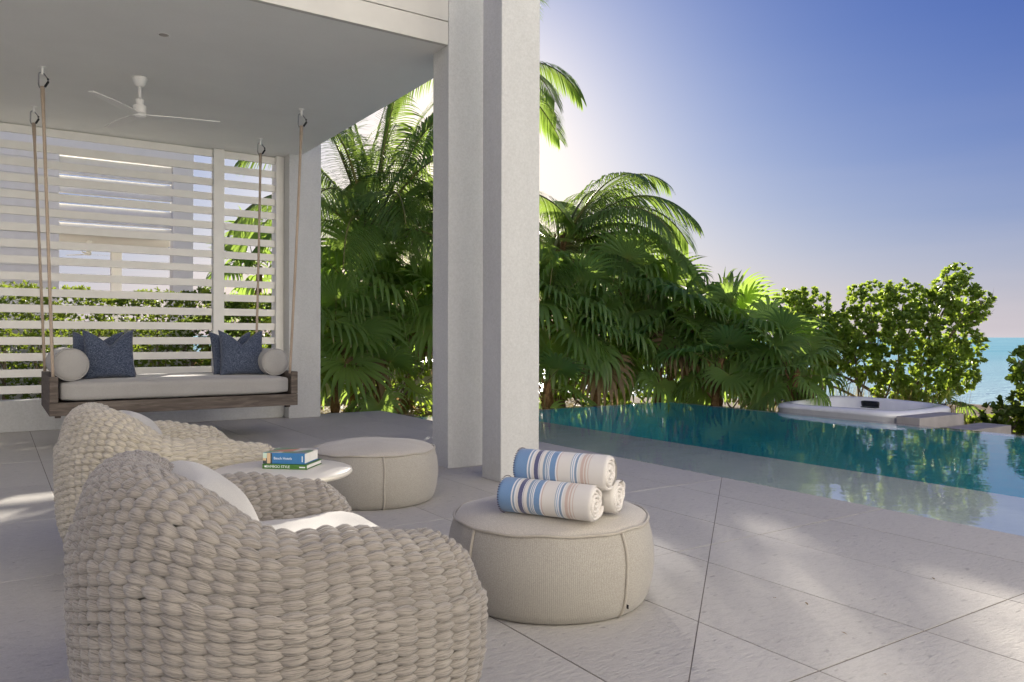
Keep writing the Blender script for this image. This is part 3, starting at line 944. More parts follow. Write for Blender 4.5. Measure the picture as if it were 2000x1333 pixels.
def text_mesh(body, size, depth=0.0004):
    cu = bpy.data.curves.new('lettering', 'FONT'); cu.body = body; cu.size = size; cu.extrude = depth; cu.align_x = 'CENTER'; cu.align_y = 'CENTER'
    tmp = bpy.data.objects.new('lettering', cu); COL.objects.link(tmp)
    dg = bpy.context.evaluated_depsgraph_get()
    me = bpy.data.meshes.new_from_object(tmp.evaluated_get(dg))
    bpy.data.objects.remove(tmp); bpy.data.curves.remove(cu)
    return me
def put_text(body, size, parent, loc, mat, sx=1.0, rot=(R(90), 0, 0)):
    me = text_mesh(body, size); me.materials.clear(); me.materials.append(mat)
    o = link('lettering', me, parent); o.location = loc; o.rotation_euler = rot; o.scale = (sx, 1, 1)
    return o
def book(label, loc, rz, w, d, h, cover, top):
    t = thing('book', label, 'book', loc, rz)
    bbox('page_block', -w/2+0.003, w/2-0.003, -d/2+0.003, d/2-0.004, 0.003, h-0.003, M['paper'], t, 0.001, 1)
    bbox('spine', -w/2, w/2, -d/2, -d/2+0.0028, 0.0, h, cover, t, 0.0012, 1)
    bbox('back_cover', -w/2, w/2, -d/2+0.003, d/2, 0.0, 0.0026, cover, t, 0.0008, 1)
    bbox('front_cover', -w/2, w/2, -d/2+0.003, d/2, h-0.0026, h, top, t, 0.0008, 1)
    return t
# spine ends on the picture: green book 512..600 px, blue 511..592
g0, g1 = at(512, 916, z=TZ), at(599, 918.5, z=TZ)
ang = math.atan2(g1.y-g0.y, g1.x-g0.x)
wlen = (g1-g0).length
nv = Vector((-math.sin(ang), math.cos(ang), 0))
D1, H1 = 0.165, 0.020
c1 = (g0+g1)/2 + nv*(D1/2)
bk1 = book('slim green book lying under the thick blue book on the side table', (c1.x, c1.y, TZ+0.0005), ang, wlen, D1, H1, M['book_green'], M['book_green'])
put_text('BAMBOO STYLE', 0.0155, bk1, (-wlen*0.145, -D1/2-0.0002, H1/2), M['white_ink'], 0.95)
bbox('imprint', wlen*0.335, wlen*0.465, -D1/2-0.0006, -D1/2-0.0001, H1*0.36, H1*0.60, M['white_ink'], bk1, 0)
for k, (xx, rr) in enumerate(((-0.43, 0.0045),)):
    b = MB(); b.lathe([(0.0001, 0), (rr, 0), (rr, 0.0006), (0.0001, 0.0006)], 16)
    o = b.build('emblem', M['white_ink'], bk1); o.location = (wlen*xx, -D1/2-0.0001, H1/2); o.rotation_euler = (R(90), 0, 0)
W2, D2, H2 = wlen*0.945, 0.150, 0.046
c2 = (g0+g1)/2 + nv*(D2/2+0.008) - Vector((math.cos(ang), math.sin(ang), 0))*wlen*0.035
bk2 = book('thick blue picture book lying on top of the slim green book', (c2.x, c2.y, TZ+H1+0.001), ang, W2, D2, H2, M['book_blue'], M['book_cover_print'])
put_text('Beach Hotels', 0.0150, bk2, (-W2*0.02, -D2/2-0.0002, H2*0.50), M['white_ink'])
bbox('imprint', W2*0.432, W2*0.452, -D2/2-0.0006, -D2/2-0.0001, H2*0.22, H2*0.74, M['white_ink'], bk2, 0)
ptab = [(-0.5, -0.40, 'book_mint', 0.5, 1.0), (-0.40, -0.315, 'book_tan', 0.0, 1.0), (-0.315, -0.275, 'book_dark', 0.0, 1.0), (-0.5, -0.40, 'book_dark', 0.0, 0.28), (-0.5, -0.42, 'book_tan', 0.28, 0.5), (-0.42, -0.40, 'book_dark', 0.28, 0.5)]
for (a0, a1, mm, z0, z1) in ptab:
    bbox('spine_picture', W2*a0+0.001, W2*a1, -D2/2-0.0007, -D2/2-0.0001, H2*z0+0.001*(z0 == 0), H2*z1-0.001*(z1 == 1), M[mm], bk2, 0)

# ------------------------------------------------------------------ poufs
def pouf(label, loc, seams, R0=0.450, tag_at=None):
    t = thing('pouf', label, 'pouf', loc, 0, 'round beige fabric poufs')
    H = 0.345
    seg = 96
    V, F, UV = [], [], []
    prof = [(0.86, 0.0), (0.905, 0.008), (0.945, 0.04), (0.978, 0.10), (0.998, 0.17), (0.995, 0.22), (0.975, 0.28), (0.945, 0.325), (0.927, 0.345)]
    for i, (r, z) in enumerate(prof):
        for k in range(seg):
            th = 2*PI*k/seg
            wob = 1 + 0.004*math.sin(3*th+1)*math.sin(PI*z/H) + 0.0025*math.sin(7*th+z*12)
            pinch = 0
            for sa in seams:
                dth = (th-R(sa)+PI) % (2*PI) - PI
                pinch += 0.006*math.exp(-(dth/0.05)**2)
            V.append((R0*r*(wob-pinch)*math.cos(th), R0*r*(wob-pinch)*math.sin(th), z + 0.004*math.sin(5*th)*(i > 5)*math.sin(2*th)))
            UV.append((k/seg*2.0, z))
    m = len(prof)
    for i in range(m-1):
        for k in range(seg): F.append((i*seg+k, i*seg+(k+1) % seg, (i+1)*seg+(k+1) % seg, (i+1)*seg+k))
    F.append(tuple(range(seg-1, -1, -1)))
    # the seam of the uv jump is hidden under the back seam
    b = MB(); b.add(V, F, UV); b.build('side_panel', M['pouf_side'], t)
    b = MB(); V, F = [], []
    rings = [(0.927, 0.345), (0.91, 0.353), (0.86, 0.364), (0.75, 0.377), (0.6, 0.388), (0.4, 0.396), (0.2, 0.400)]
    for (r, z) in rings:
        for k in range(seg):
            th = 2*PI*k/seg
            w = 0.003*math.sin(th*9+r*8)*r*r + 0.002*math.sin(th*4+2)
            V.append((R0*r*math.cos(th), R0*r*math.sin(th), z + w + 0.004*math.sin(5*th)*math.sin(2*th)*(r > 0.9)))
    for i in range(len(rings)-1):
        for k in range(seg): F.append((i*seg+k, i*seg+(k+1) % seg, (i+1)*seg+(k+1) % seg, (i+1)*seg+k))
    V.append((0, 0, 0.4005)); c = len(V)-1; o0 = (len(rings)-1)*seg
    for k in range(seg): F.append((o0+k, o0+(k+1) % seg, c))
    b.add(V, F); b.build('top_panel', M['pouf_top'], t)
    b = MB()
    b.tube([(R0*0.936*math.cos(2*PI*k/seg), R0*0.936*math.sin(2*PI*k/seg), 0.347+0.004*math.sin(10*PI*k/seg)*math.sin(4*PI*k/seg)+0.002*math.sin(2*PI*k/seg*13)) for k in range(seg+1)], 0.0065, 8, False)
    b.build('top_piping', M['piping'], t)
    for sa in seams:
        b = MB()
        pts = [(R0*(r-0.001+0.004)*math.cos(R(sa)+0.006*math.sin(z*30)), R0*(r+0.003)*math.sin(R(sa)+0.006*math.sin(z*30)), z) for r, z in
               [(np.interp(z_, [q[1] for q in prof], [q[0] for q in prof]), z_) for z_ in np.linspace(0.004, 0.342, 20)]]
        b.tube(pts, 0.0065, 8); b.build('side_piping', M['piping'], t)
    if tag_at is not None:
        o = bbox('care_tag', -0.0008, 0.0008, -0.010, 0.0, 0.0, 0.016, M['dark_plastic'], t, 0)
        a_ = R(tag_at); o.location = (R0*0.985*math.cos(a_), R0*0.985*math.sin(a_), 0.045); o.rotation_euler = (0, 0, a_+PI/2)
    return t
PF = Vector((2.035, 2.765, 0))
pouf('large round beige pouf in front carrying the rolled towels', PF, (-84, 187, 60), 0.450, -83)
PB = Vector((2.19, 5.03, 0))
pouf('round beige pouf without towels standing behind the side table', PB, (-105, 30, 160), 0.444)

# rolled towels
def towel_mat():
    m, nt, N, L, out = new_mat('towel_stripes')
    u = N.new('ShaderNodeSeparateXYZ'); L.new(uvc(nt), u.inputs[0])
    B1, B2, NV2, CR, WH, TE, PK = (0.15, 0.27, 0.46), (0.21, 0.35, 0.52), (0.085, 0.09, 0.19), (0.66, 0.63, 0.59), (0.72, 0.72, 0.73), (0.20, 0.29, 0.41), (0.55, 0.42, 0.365)
    st = [(0.0, B1), (0.160, WH), (0.174, TE), (0.194, WH), (0.208, CR), (0.236, NV2), (0.282, WH), (0.290, NV2), (0.295, CR), (0.335, TE), (0.360, WH), (0.370, TE), (0.380, WH),
          (0.390, TE), (0.397, WH), (0.408, B1), (0.470, WH), (0.486, PK), (0.498, CR), (0.635, TE), (0.643, WH), (0.654, B2), (0.664, WH), (0.676, TE), (0.702, WH), (0.712, CR), (0.74, PK), (0.772, CR), (0.785, PK), (0.80, CR), (0.818, PK), (0.826, CR)]
    col = ramp(nt, u.outputs[1], st, 'CONSTANT')
    thr = noise(nt, mapping(nt, uvc(nt), (400, 900, 1)), 1.0, 2)
    col = mix(nt, col, (0.75, 0.73, 0.70), ramp(nt, thr, [(0.5, (0,)*3), (0.75, (0.25,)*3)]))
    principled(nt, out, col, 0.92, bump(nt, noise(nt, objc(nt), 420, 3), 0.5, 0.002), 0.1, 0, 0.3)
    M['towel_stripes'] = m
towel_mat()
def towel(label, p0, p1, rad, start=0.0, seed=1):
    """p0: striped end, p1: terry end; the axis of the roll runs between them."""
    p0, p1 = Vector(p0), Vector(p1)
    t = thing('rolled_towel', label, 'towel', p0, 0, 'rolled striped towels on the pouf')
    ax = (p1-p0); Lh = ax.length; ax.normalize()
    up = Vector((0, 0, 1)); sx = ax.cross(up).normalized(); up = sx.cross(ax).normalized()
    r2 = random.Random(seed)
    turns, seg = 4.0, 26
    n = int(turns*seg)
    th = 0.0125
    def ring(r, i, l):
        a_ = start + 2*PI*i/seg
        rr = r*(1+0.025*math.sin(2*a_+seed)+0.015*math.sin(3*a_+l*9+seed))
        return sx*(rr*math.cos(a_)) + up*(rr*math.sin(a_)*0.97) + ax*l
    ls = [0.0, 0.003, 0.02] + [0.02+(Lh-0.045)*k/10 for k in range(1, 11)] + [Lh-0.012, Lh-0.003, Lh]
    inset = [0.004, 0.001] + [0]*(len(ls)-4) + [0.0015, 0.005]
    # outer sheet
    b = MB(); V, UV, F = [], [], []
    no = seg + 3
    for j, l in enumerate(ls):
        for i in range(no):
            rr = rad - inset[j]*1.0 - 0.0005*i*0.4
            lj = l + (0.004*math.sin(i*0.5+seed) if j >= len(ls)-3 else 0)
            V.append(ring(rr, i, lj)); UV.append((i/seg, l/Lh))
    for j in range(len(ls)-1):
        for i in range(no-1): F.append((j*no+i, j*no+i+1, (j+1)*no+i+1, (j+1)*no+i))
    b.add(V, F, UV)
    o1 = b.build('striped_face', M['towel_stripes'], t)
    # the spiral terry layers inside, seen at both ends
    b = MB(); V, F = [], []
    ni = n
    for (l, dz) in ((0.006, 0), (Lh-0.006, 0)):
        pass
    prof = [(0.5, 0.004), (0.15, -0.001), (-0.15, -0.001), (-0.5, 0.004)]
    for i in range(ni):
        f = i/ni
        r_c = rad - 0.0075 - (rad-0.016)*f
        wob = 0.004*math.sin(i*0.37+seed)+0.003*math.sin(i*0.9)
        ringpts = []
        for e, (l0, sgn) in enumerate(((0.004, 1), (Lh-0.001, -1))):
            for (dr, dl_) in (prof if e == 0 else prof[::-1]):
                ringpts.append(ring(r_c + dr*th, i, l0 + sgn*dl_*1.4 + (wob if sgn < 0 else wob*0.3)))
        V.extend(ringpts)
    for i in range(ni-1):
        for k in range(8): F.append((i*8+k, i*8+(k+1) % 8, (i+1)*8+(k+1) % 8, (i+1)*8+k))
    b.add(V, F)
    b.build('terry_layers', M['towel_terry'], t)
    # overcast stitching along the striped edge
    b = MB()
    for i in range(0, 44):
        a_ = 2*PI*i/44
        q = sx*((rad+0.0006)*math.cos(a_)) + up*((rad+0.0006)*math.sin(a_)*0.97)
        b.tube([q + ax*0.009, q + ax*0.001, q*0.955 + ax*0.0005], 0.0011, 4)
    b.build('edge_stitching', M['navy_thread'], t)
    return t
flat_mat('navy_thread', (0.05, 0.03, 0.06), 0.8)
TZP = 0.394
rad = 0.0775
d0 = at(986, 962, z=TZP+rad); d1 = at(1168, 982, z=TZP+rad)
axd = Vector((math.cos(R(-YAW-27)), math.sin(R(-YAW-27)), 0))
L1 = 0.405; mid0 = Vector((0.5, 0.8, 0))*0.02
mid = (d0+d1)/2; mid += mid0; mid.z = TZP+rad-0.008
f0, f1 = mid-axd*L1/2, mid+axd*L1/2
side = Vector((-axd.y, axd.x, 0))       # away from the camera
towel('striped rolled towel lying in front on the pouf, terry end at the right', f0, f1, rad, R(200), 1)
bk = side*(2*rad+0.016) + axd*0.035
towel('striped rolled towel behind on the pouf, almost hidden by the front towel', f0+bk, f1+bk, rad*0.97, R(120), 2)
tp = side*(rad*1.05) + Vector((0, 0, rad*1.42)) - axd*-0.03
towel('striped rolled towel resting on top of the other two', f0+tp, f1+tp, rad*0.96, R(250), 3)

# ------------------------------------------------------------------ hot tub and its stone steps
stp = thing('tub_surround', 'low stone surround and step along the pool edge beside the hot tub', 'step', (0, 0, 0))
bbox('surround', 10.14, 11.27, 5.62, 5.94, -0.45, 0.055, M['stone_step'], stp, 0.006)
bbox('lower_step', 10.16, 11.74, 5.22, 5.615, -0.45, -0.095, M['stone_step'], stp, 0.006)
tub = thing('hot_tub', 'white hot tub shell with dark headrest beyond the pool edge', 'hot tub', (10.14, 5.945, 0))
TX, TY = 1.62, 2.05
simple('acrylic', (0.78, 0.79, 0.81), (0.86, 0.87, 0.88), 5, 0.16, 0.03, 0.002, 30, 0.5)
def tub_shell():
    n = 64
    def loop(inset, z, ex=5.0, wave=0.0):
        out = []
        hx, hy = TX/2-inset, TY/2-inset
        for k in range(n):
            a_ = 2*PI*k/n; c, s = math.cos(a_), math.sin(a_)
            r = (abs(c)**ex + abs(s)**ex)**(-1/ex)
            w = 1 + wave*math.sin(4*a_+0.6)
            zz = z + (0.055*((c+1)*0.5-0.55) if z > 0.05 else 0) + (0.012*math.sin(2*a_+0.8) if inset < 0.3 and z > 0.02 else 0)
            out.append((TX/2 + hx*r*c*w, TY/2 + hy*r*s*w, zz))
        return out
    L_ = [loop(0.03, -0.45, 9), loop(0.03, 0.0, 9), loop(0.0, 0.02, 8), loop(-0.005, 0.075, 7), loop(0.015, 0.105, 7), loop(0.04, 0.120, 6), loop(0.09, 0.124, 6), loop(0.135, 0.114, 5, 0.01),
          loop(0.16, 0.085, 5, 0.015), loop(0.20, -0.02, 5, 0.03), loop(0.33, -0.20, 4, 0.05), loop(0.48, -0.30, 4, 0.06), loop(0.52, -0.55, 4, 0.06)]
    V = [p for l in L_ for p in l]; F = []
    for i in range(len(L_)-1):
        for k in range(n): F.append((i*n+k, i*n+(k+1) % n, (i+1)*n+(k+1) % n, (i+1)*n+k))
    F.append(tuple((len(L_)-1)*n+k for k in range(n)))
    b = MB(); b.add(V, F); b.build('shell', M['acrylic'], tub)
tub_shell()
b = MB(); n = 40
b.add([(TX/2+(TX/2-0.24)*math.cos(2*PI*k/n)*(abs(math.cos(2*PI*k/n))**5+abs(math.sin(2*PI*k/n))**5)**-0.2, TY/2+(TY/2-0.24)*math.sin(2*PI*k/n)*(abs(math.cos(2*PI*k/n))**5+abs(math.sin(2*PI*k/n))**5)**-0.2, -0.02) for k in range(n)], [tuple(range(n))])
b.build('tub_water', M['pool_water'], tub, False)
def headrest(x, y, w, h, rz):
    o = rounded_cushion('headrest', (0.05, w, h), M['dark_plastic'], 0.02, tub, 0.0, 3, 5)
    o.location = (x, y, -0.02); o.rotation_euler = (0, R(-14), R(rz))
headrest(TX-0.15, TY*0.62, 0.30, 0.13, 0)
headrest(0.30, TY-0.20, 0.16, 0.09, 90)
headrest(TX-0.42, 0.19, 0.14, 0.08, 90)
for (x, y) in ((TX-0.10, 0.16), (TX-0.10, TY-0.35), (0.10, TY-0.16)):
    b = MB(); b.lathe([(0.0001, 0.018), (0.026, 0.018), (0.034, 0.008), (0.036, 0.0)], 20); o = b.build('jet_valve', M['dark_plastic'], tub); o.location = (x, y, 0.127)
b = MB(); b.box(-0.05, 0.05, -0.11, 0.11, 0.0, 0.012); o = b.build('control_panel', M['dark_plastic'], tub, False); o.location = (0.12, 0.45, 0.128)

# ------------------------------------------------------------------ neighbouring pavilion and garden walls
nb = thing('neighbouring_pavilion', 'white neighbouring pavilion seen through the slatted screen above the hedge', 'house', (0, 0, 0))
NY = 21.0
bbox('wall', -5.0, 1.27, NY, NY+0.4, -0.3, 5.36, M['lime_wash'], nb, 0.01)
for k in range(28):
    bbox('siding_board', -5.0, 1.262, NY-0.03, NY-0.004, 0.05+0.19*k, 0.05+0.19*k+0.178, M['white_paint'], nb, 0.003, 1)
bbox('fascia', -5.0, 4.22, NY-0.02, NY+0.38, 5.362, 5.95, M['lime_wash'], nb, 0.01)
bbox('column', 3.735, 4.215, NY, NY+0.45, -0.3, 5.36, M['lime_wash'], nb, 0.01)
bbox('column', 2.72, 2.98, NY+3.2, NY+3.5, -0.3, 3.52, M['lime_wash'], nb, 0.01)
bbox('ceiling', -5.0, 4.0, NY+0.46, NY+3.6, 3.53, 3.75, M['ceiling_plaster'], nb, 0.01)
me = bbox_mesh('louvre_blade', (2.455, 0.05, 0.20), M['white_paint'], 0.004, 1)
for k in range(8):
    o = link('louvre_blade', me, nb); o.location = (2.502, NY+0.14, 3.58+0.222*k); o.rotation_euler = (R(-24), 0, 0)
ceiling_fan('ceiling_fan', 'distant ceiling fan in the neighbouring pavilion, between two slats', (2.02, NY+1.6, 3.53), 0.4, M['white_gloss'])
gw = thing('garden_wall', 'white garden wall behind the hedge and palms', 'wall')
bbox('wall_length', -12, 2.9, 14.6, 14.8, -0.6, 1.25, M['garden_paint'], gw, 0.01)
bbox('wall_length', 2.905, 9.5, 15.2, 15.4, -0.6, 0.55, M['garden_paint'], gw, 0.01)
#@@SECTION vegetation
def gz(x, y):
    d = max(0.0, (x*0.80 + y*0.60) - 20.5)
    z = -0.42 - 0.13*d + 0.035*math.sin(x*1.7)*math.cos(y*1.3)
    if y > 10.9 and x < 6.0: z += 0.30
    return z

# ------------------------------------------------------------------ fan palms
def fan_leaf(pitch, lp=0.60, lb=0.86, nseg=27, seed=0):
    r2 = random.Random(seed)
    mb = MB()
    # petiole
    d = Vector((math.cos(R(pitch)), 0, math.sin(R(pitch))))
    p = Vector((0, 0, 0)); pts = [p.copy()]
    for i in range(5):
        d = (d + Vector((0, 0, -0.035))).normalized(); p = p + d*lp/5; pts.append(p.copy())
    mbp = MB(); mbp.tube(pts, [0.013, 0.011, 0.010, 0.009, 0.008, 0.007], 5)
    hub = p.copy()
    # the blade droops a little more than its stalk
    ax = (d + Vector((0, 0, -0.30 if pitch < 70 else -0.1))).normalized()
    lat = Vector((0, 1, 0)); nrm = ax.cross(lat).normalized()
    if nrm.z < 0: nrm = -nrm
    tw = R(r2.uniform(-28, 28))
    lat, nrm = lat*math.cos(tw)+nrm*math.sin(tw), nrm*math.cos(tw)-lat*math.sin(tw)
    span = 150.0
    dphi = R(2*span/nseg)
    V, F, UV = [], [], []
    NL = 8
    droop_base = r2.uniform(0.75, 1.5) if seed % 2 else r2.uniform(0.25, 0.7)
    for s in range(nseg):
        phi = R(-span) + dphi*(s+0.5)
        L_ = lb*(0.72 + 0.28*math.cos(phi*0.5))*r2.uniform(0.92, 1.06)
        dr = (ax*math.cos(phi) + lat*math.sin(phi) + nrm*0.10*(1+0.9*abs(math.sin(phi)))).normalized()
        q = hub.copy(); o = len(V)
        tang = (-ax*math.sin(phi) + lat*math.cos(phi)).normalized()
        split = r2.uniform(0.46, 0.56); drp = droop_base*r2.uniform(0.65, 1.35)
        for i in range(NL+1):
            f = i/NL
            if f <= split: w = math.tan(dphi/2)*L_*f*1.04
            else: w = math.tan(dphi/2)*L_*split*1.04*(1-(f-split)/(1-split))**0.75
            nn = dr.cross(tang).normalized()
            if nn.dot(nrm) < 0: nn = -nn
            fold = (0.55 if f > 0.12 else 0.1)*w
            V += [q - tang*w + nn*fold*0.5, q - nn*fold*0.5, q + tang*w + nn*fold*0.5]
            UV += [(s*3.1, f), (s*3.1+0.5, f), (s*3.1+1, f)]
            if i < NL:
                if f > split-0.12:
                    dr = (dr + Vector((0, 0, -1))*drp*0.52*(0.6+f)).normalized()
                q = q + dr*(L_/NL)
        for i in range(NL):
            a0 = o+i*3; b0 = a0+3
            F += [(a0, a0+1, b0+1, b0), (a0+1, a0+2, b0+2, b0+1)]
    mb.add(V, F, UV)
    off = mb.n
    me = MB(); me.add(mb.v, mb.f, mb.uv); nblade = len(mb.f)
    me.add(mbp.v, mbp.f, mbp.uv)
    m = me.mesh('leaf', [M['fan_leaf'], M['petiole']], True)
    idx = [0]*nblade + [1]*(len(m.polygons)-nblade)
    m.polygons.foreach_set('material_index', idx)
    return m
FAN = {pt: [fan_leaf(pt, seed=pt*2+k+500) for k in range(2)] for pt in (80, 62, 45, 28, 10, -8, -28, -48)}

DEAD = []
for pt in (-28, -48):
    _m = FAN[pt][1].copy(); _m.materials[0] = M['dead_leaf']; DEAD.append(_m)

def trunk_mesh(h, r0, r1, lean=(0, 0), seed=0, rough=0.006):
    r2 = random.Random(seed); mb = MB()
    n = max(8, int(h/0.10)); pts, rad = [], []
    for i in range(n+1):
        f = i/n
        pts.append((lean[0]*f*f, lean[1]*f*f, h*f)); rad.append((r0 + (r1-r0)*f) * (1 + (0.10 if i % 2 else -0.06)) + r2.uniform(-rough, rough))
    mb.tube(pts, rad, 10)
    return mb

def boots(mb, h, r, n, seed):
    r2 = random.Random(seed)
    for k in range(n):
        a_ = k*2.4; z = h*(0.35+0.65*k/n)
        c, s = math.cos(a_), math.sin(a_)
        ln = r2.uniform(0.10, 0.22)
        mb.tube([(c*r*0.7, s*r*0.7, z), (c*(r+0.03), s*(r+0.03), z+ln*0.5), (c*(r+0.05+ln*0.15), s*(r+0.05+ln*0.15), z+ln)], [0.022, 0.016, 0.006], 5)

def fan_palm(label, x, y, crown_z, nleaf, sc, seed, low=-48, gap=None):
    r2 = random.Random(seed)
    z0 = gz(x, y)
    t = thing('fan_palm', label, 'palm', (x, y, z0), 0, 'fan palms along the pool and terrace')
    h = max(0.15, crown_z - z0)
    mb = trunk_mesh(h, 0.075, 0.055, (r2.uniform(-.1, .1), r2.uniform(-.1, .1)), seed)
    boots(mb, h, 0.06, 12, seed)
    mb.build('trunk', M['fibre_brown'], t)
    pl = sorted(FAN)
    nleaf = int(nleaf*0.98)
    for k in range(nleaf):
        f = (k+0.5)/nleaf
        pitch = 84 - (84-low)*f**0.85 + r2.uniform(-8, 8)
        key = min(pl, key=lambda q: abs(q-pitch))
        if gap and abs((math.degrees(k*2.39996)-gap+180) % 360-180) < 45: continue
        dead = pitch < -22 and r2.random() < 0.22
        o = link('leaf', DEAD[r2.randrange(2)] if dead else FAN[key][r2.randrange(2)], t)
        if dead: o['label'] = 'dry brown hanging leaf'
        az = k*2.39996 + r2.uniform(-0.3, 0.3)
        o.location = (0.03*math.cos(az), 0.03*math.sin(az), h - 0.22*f + r2.uniform(-0.03, 0.03))
        s_ = sc*r2.uniform(0.85, 1.12)*(1 if f > 0.12 else 0.8)
        o.rotation_euler = (R(r2.uniform(-8, 8)), R(r2.uniform(-6, 6)), az); o.scale = (s_, s_, s_)
    return t
fans = [  # px, py of the crown's heart, depth, leaves, size, label
    (655, 640, 12.9, 20, 1.00, 'fan palm right beside the pier, brown fibrous trunk at the terrace corner'),
    (742, 735, 12.9, 11, 0.80, 'small low fan palm with arching stems at the terrace corner'),
    (690, 560, 13.6, 18, 1.05, 'tall fan palm whose leaves hang in front of the coconut palm trunk'),
    (800, 590, 14.2, 20, 1.05, 'fan palm with broad drooping leaves just left of the columns'),
    (905, 610, 14.0, 18, 1.05, 'fan palm mostly hidden behind the two columns'),
    (1075, 590, 14.4, 22, 1.12, 'large fan palm with hanging leaf tips just right of the front column'),
    (1062, 745, 13.4, 9, 0.80, 'small fan palm low at the pool corner against the front column'),
    (1165, 650, 14.6, 22, 1.05, 'fan palm with brown tipped leaves drooping over the pool wall'),
    (1205, 560, 15.4, 18, 1.10, 'fan palm standing below the coconut palm fronds'),
    (1310, 612, 15.0, 22, 1.18, 'fan palm with one big upright round leaf facing the pool'),
    (1285, 720, 14.7, 12, 0.90, 'low fan palm at the far pool corner'),
    (1405, 640, 14.8, 20, 1.0, 'fan palm with spiky new leaves standing against the sky'),
    (1395, 700, 13.9, 13, 0.88, 'low fan palm overhanging the far pool edge'),
    (1490, 672, 14.0, 18, 0.95, 'last tall fan palm of the row next to the green shrubs'),
    (1545, 722, 13.2, 12, 0.78, 'fan palm whose leaves reach over the hot tub corner'),
]
for i, (px, py, d, nl, sc, lab) in enumerate(fans):
    c = at(px, py, d=d)
    fan_palm(lab, c.x, c.y, c.z, nl, sc, 40+i)
c = at(500, 520, d=14.2); fan_palm('fan palm seen through the narrow right panel of the slatted screen', c.x, c.y, c.z, 13, 0.72, 77, 0, -43)
c = at(470, 640, d=14.3); fan_palm('low fan palm behind the post of the slatted screen', c.x, c.y, c.z, 14, 0.95, 78)
c = at(1845, 800, d=13.6); fan_palm('small fan palm at the foot of the green shrub behind the hot tub', c.x, c.y, c.z, 8, 0.55, 79)

# ------------------------------------------------------------------ coconut palms
def frond(pitch, L_=2.9, seed=0):
    r2 = random.Random(seed)
    d = Vector((math.cos(R(pitch)), 0, math.sin(R(pitch)))); p = Vector((0, 0, 0))
    n = 26; pts, dirs = [p.copy()], [d.copy()]
    for i in range(n):
        f = i/n
        sag = 0.022 + 0.112*f**1.15
        d = (d + Vector((0, 0.004*math.sin(seed), -1))*sag*(0.35+max(0.0, math.cos(math.asin(max(-1, min(1, d.z))))))*0.9).normalized()
        p = p + d*L_/n; pts.append(p.copy()); dirs.append(d.copy())
    mb = MB(); mb.tube(pts, [0.030*(1-0.9*i/n)+0.004 for i in range(n+1)], 6)
    nst = len(mb.f)
    V, F, UV = [], [], []
    nl = 66
    for side in (-1, 1):
        for k in range(nl):
            f = 0.17 + 0.83*(k+r2.uniform(-.2, .2))/nl
            f = min(f, 0.998)
            x = f*n; i = min(int(x), n-1); a_ = x-i
            q = pts[i].lerp(pts[i+1], a_); t = dirs[i].lerp(dirs[i+1], a_).normalized()
            lat = Vector((0, 0, 1)).cross(t)
            lat = lat.normalized() if lat.length > 0.15 else Vector((0, 1, 0))
            upv = t.cross(lat).normalized()
            g = (f-0.17)/0.83
            ll = (0.90*math.sin(PI*(0.14+0.80*g))**0.7 + 0.06)*r2.uniform(0.82, 1.1)
            fw = 0.30 + 0.9*g**2
            dr = (lat*side + t*fw + upv*(0.14-0.10*g)).normalized()
            o = len(V); w0 = 0.0165
            for m in range(6):
                e = m/5
                w = w0*(0.55+0.9*e)*(1 if e < 0.35 else 1-((e-0.35)/0.65)**1.6*0.97)
                wn_ = dr.cross(Vector((0, 0, 1)));
                wn_ = wn_.normalized() if wn_.length > 0.05 else t
                ww = (wn_*0.8 + t*0.35).normalized()
                V += [q - ww*w, q + ww*w]; UV += [(k*0.7, e), (k*0.7+0.5, e)]
                dr = (dr + Vector((0, 0, -1))*(0.14+0.34*e)*r2.uniform(0.8, 1.3)).normalized()
                q = q + dr*ll/5
            for m in range(5): F.append((o+m*2, o+m*2+1, o+m*2+3, o+m*2+2))
    mb.add(V, F, UV)
    me = mb.mesh('frond', [M['petiole'], M['coco_leaf']], True)
    me.polygons.foreach_set('material_index', [0]*nst+[1]*(len(me.polygons)-nst))
    return me
FR = {pt: [frond(pt, 2.9, pt+900), frond(pt, 2.75, pt+950)] for pt in (86, 74, 60, 44, 26, 8, -14)}
def coconut(label, x, y, cz, spec, seed, sc=1.0, r=0.11, lean=(0, 0)):
    r2 = random.Random(seed)
    z0 = gz(x, y) - 0.05
    t = thing('coconut_palm', label, 'palm', (x-lean[0], y-lean[1], z0), 0, 'coconut palms above the fan palms')
    h = cz-z0
    mb = trunk_mesh(h, r*1.2, r*0.85, lean, seed, 0.003); mb.build('trunk', M['bark'], t)
    mb = MB()
    for k in range(16):
        a_ = k*2.4; c_, s_ = math.cos(a_), math.sin(a_)
        mb.tube([(lean[0]+c_*r*0.7, lean[1]+s_*r*0.7, h-0.30+0.02*k), (lean[0]+c_*(r*1.15), lean[1]+s_*(r*1.15), h+0.02*k), (lean[0]+c_*r*1.9, lean[1]+s_*r*1.9, h+0.22+0.01*k)], [0.05, 0.035, 0.02], 6)
    mb.build('leaf_bases', M['fibre_brown'], t)
    pl = sorted(FR)
    for k, (az, pitch, ls) in enumerate(spec):
        key = min(pl, key=lambda q: abs(q-pitch))
        o = link('frond', FR[key][k % 2], t)
        o.location = (lean[0], lean[1], h + r2.uniform(-0.06, 0.10))
        o.rotation_euler = (R(r2.uniform(-6, 6)), R(key-pitch), R(az)); q = sc*ls; o.scale = (q, q, q)
    return t
def spread(n, seed, lo=-14, hi=86):
    r2 = random.Random(seed)
    return [(k*137.5 + r2.uniform(-14, 14), hi-(hi-lo)*((k+0.5)/n)**0.9 + r2.uniform(-6, 6), r2.uniform(0.88, 1.08)) for k in range(n)]
c = at(724, 470, d=14.0)
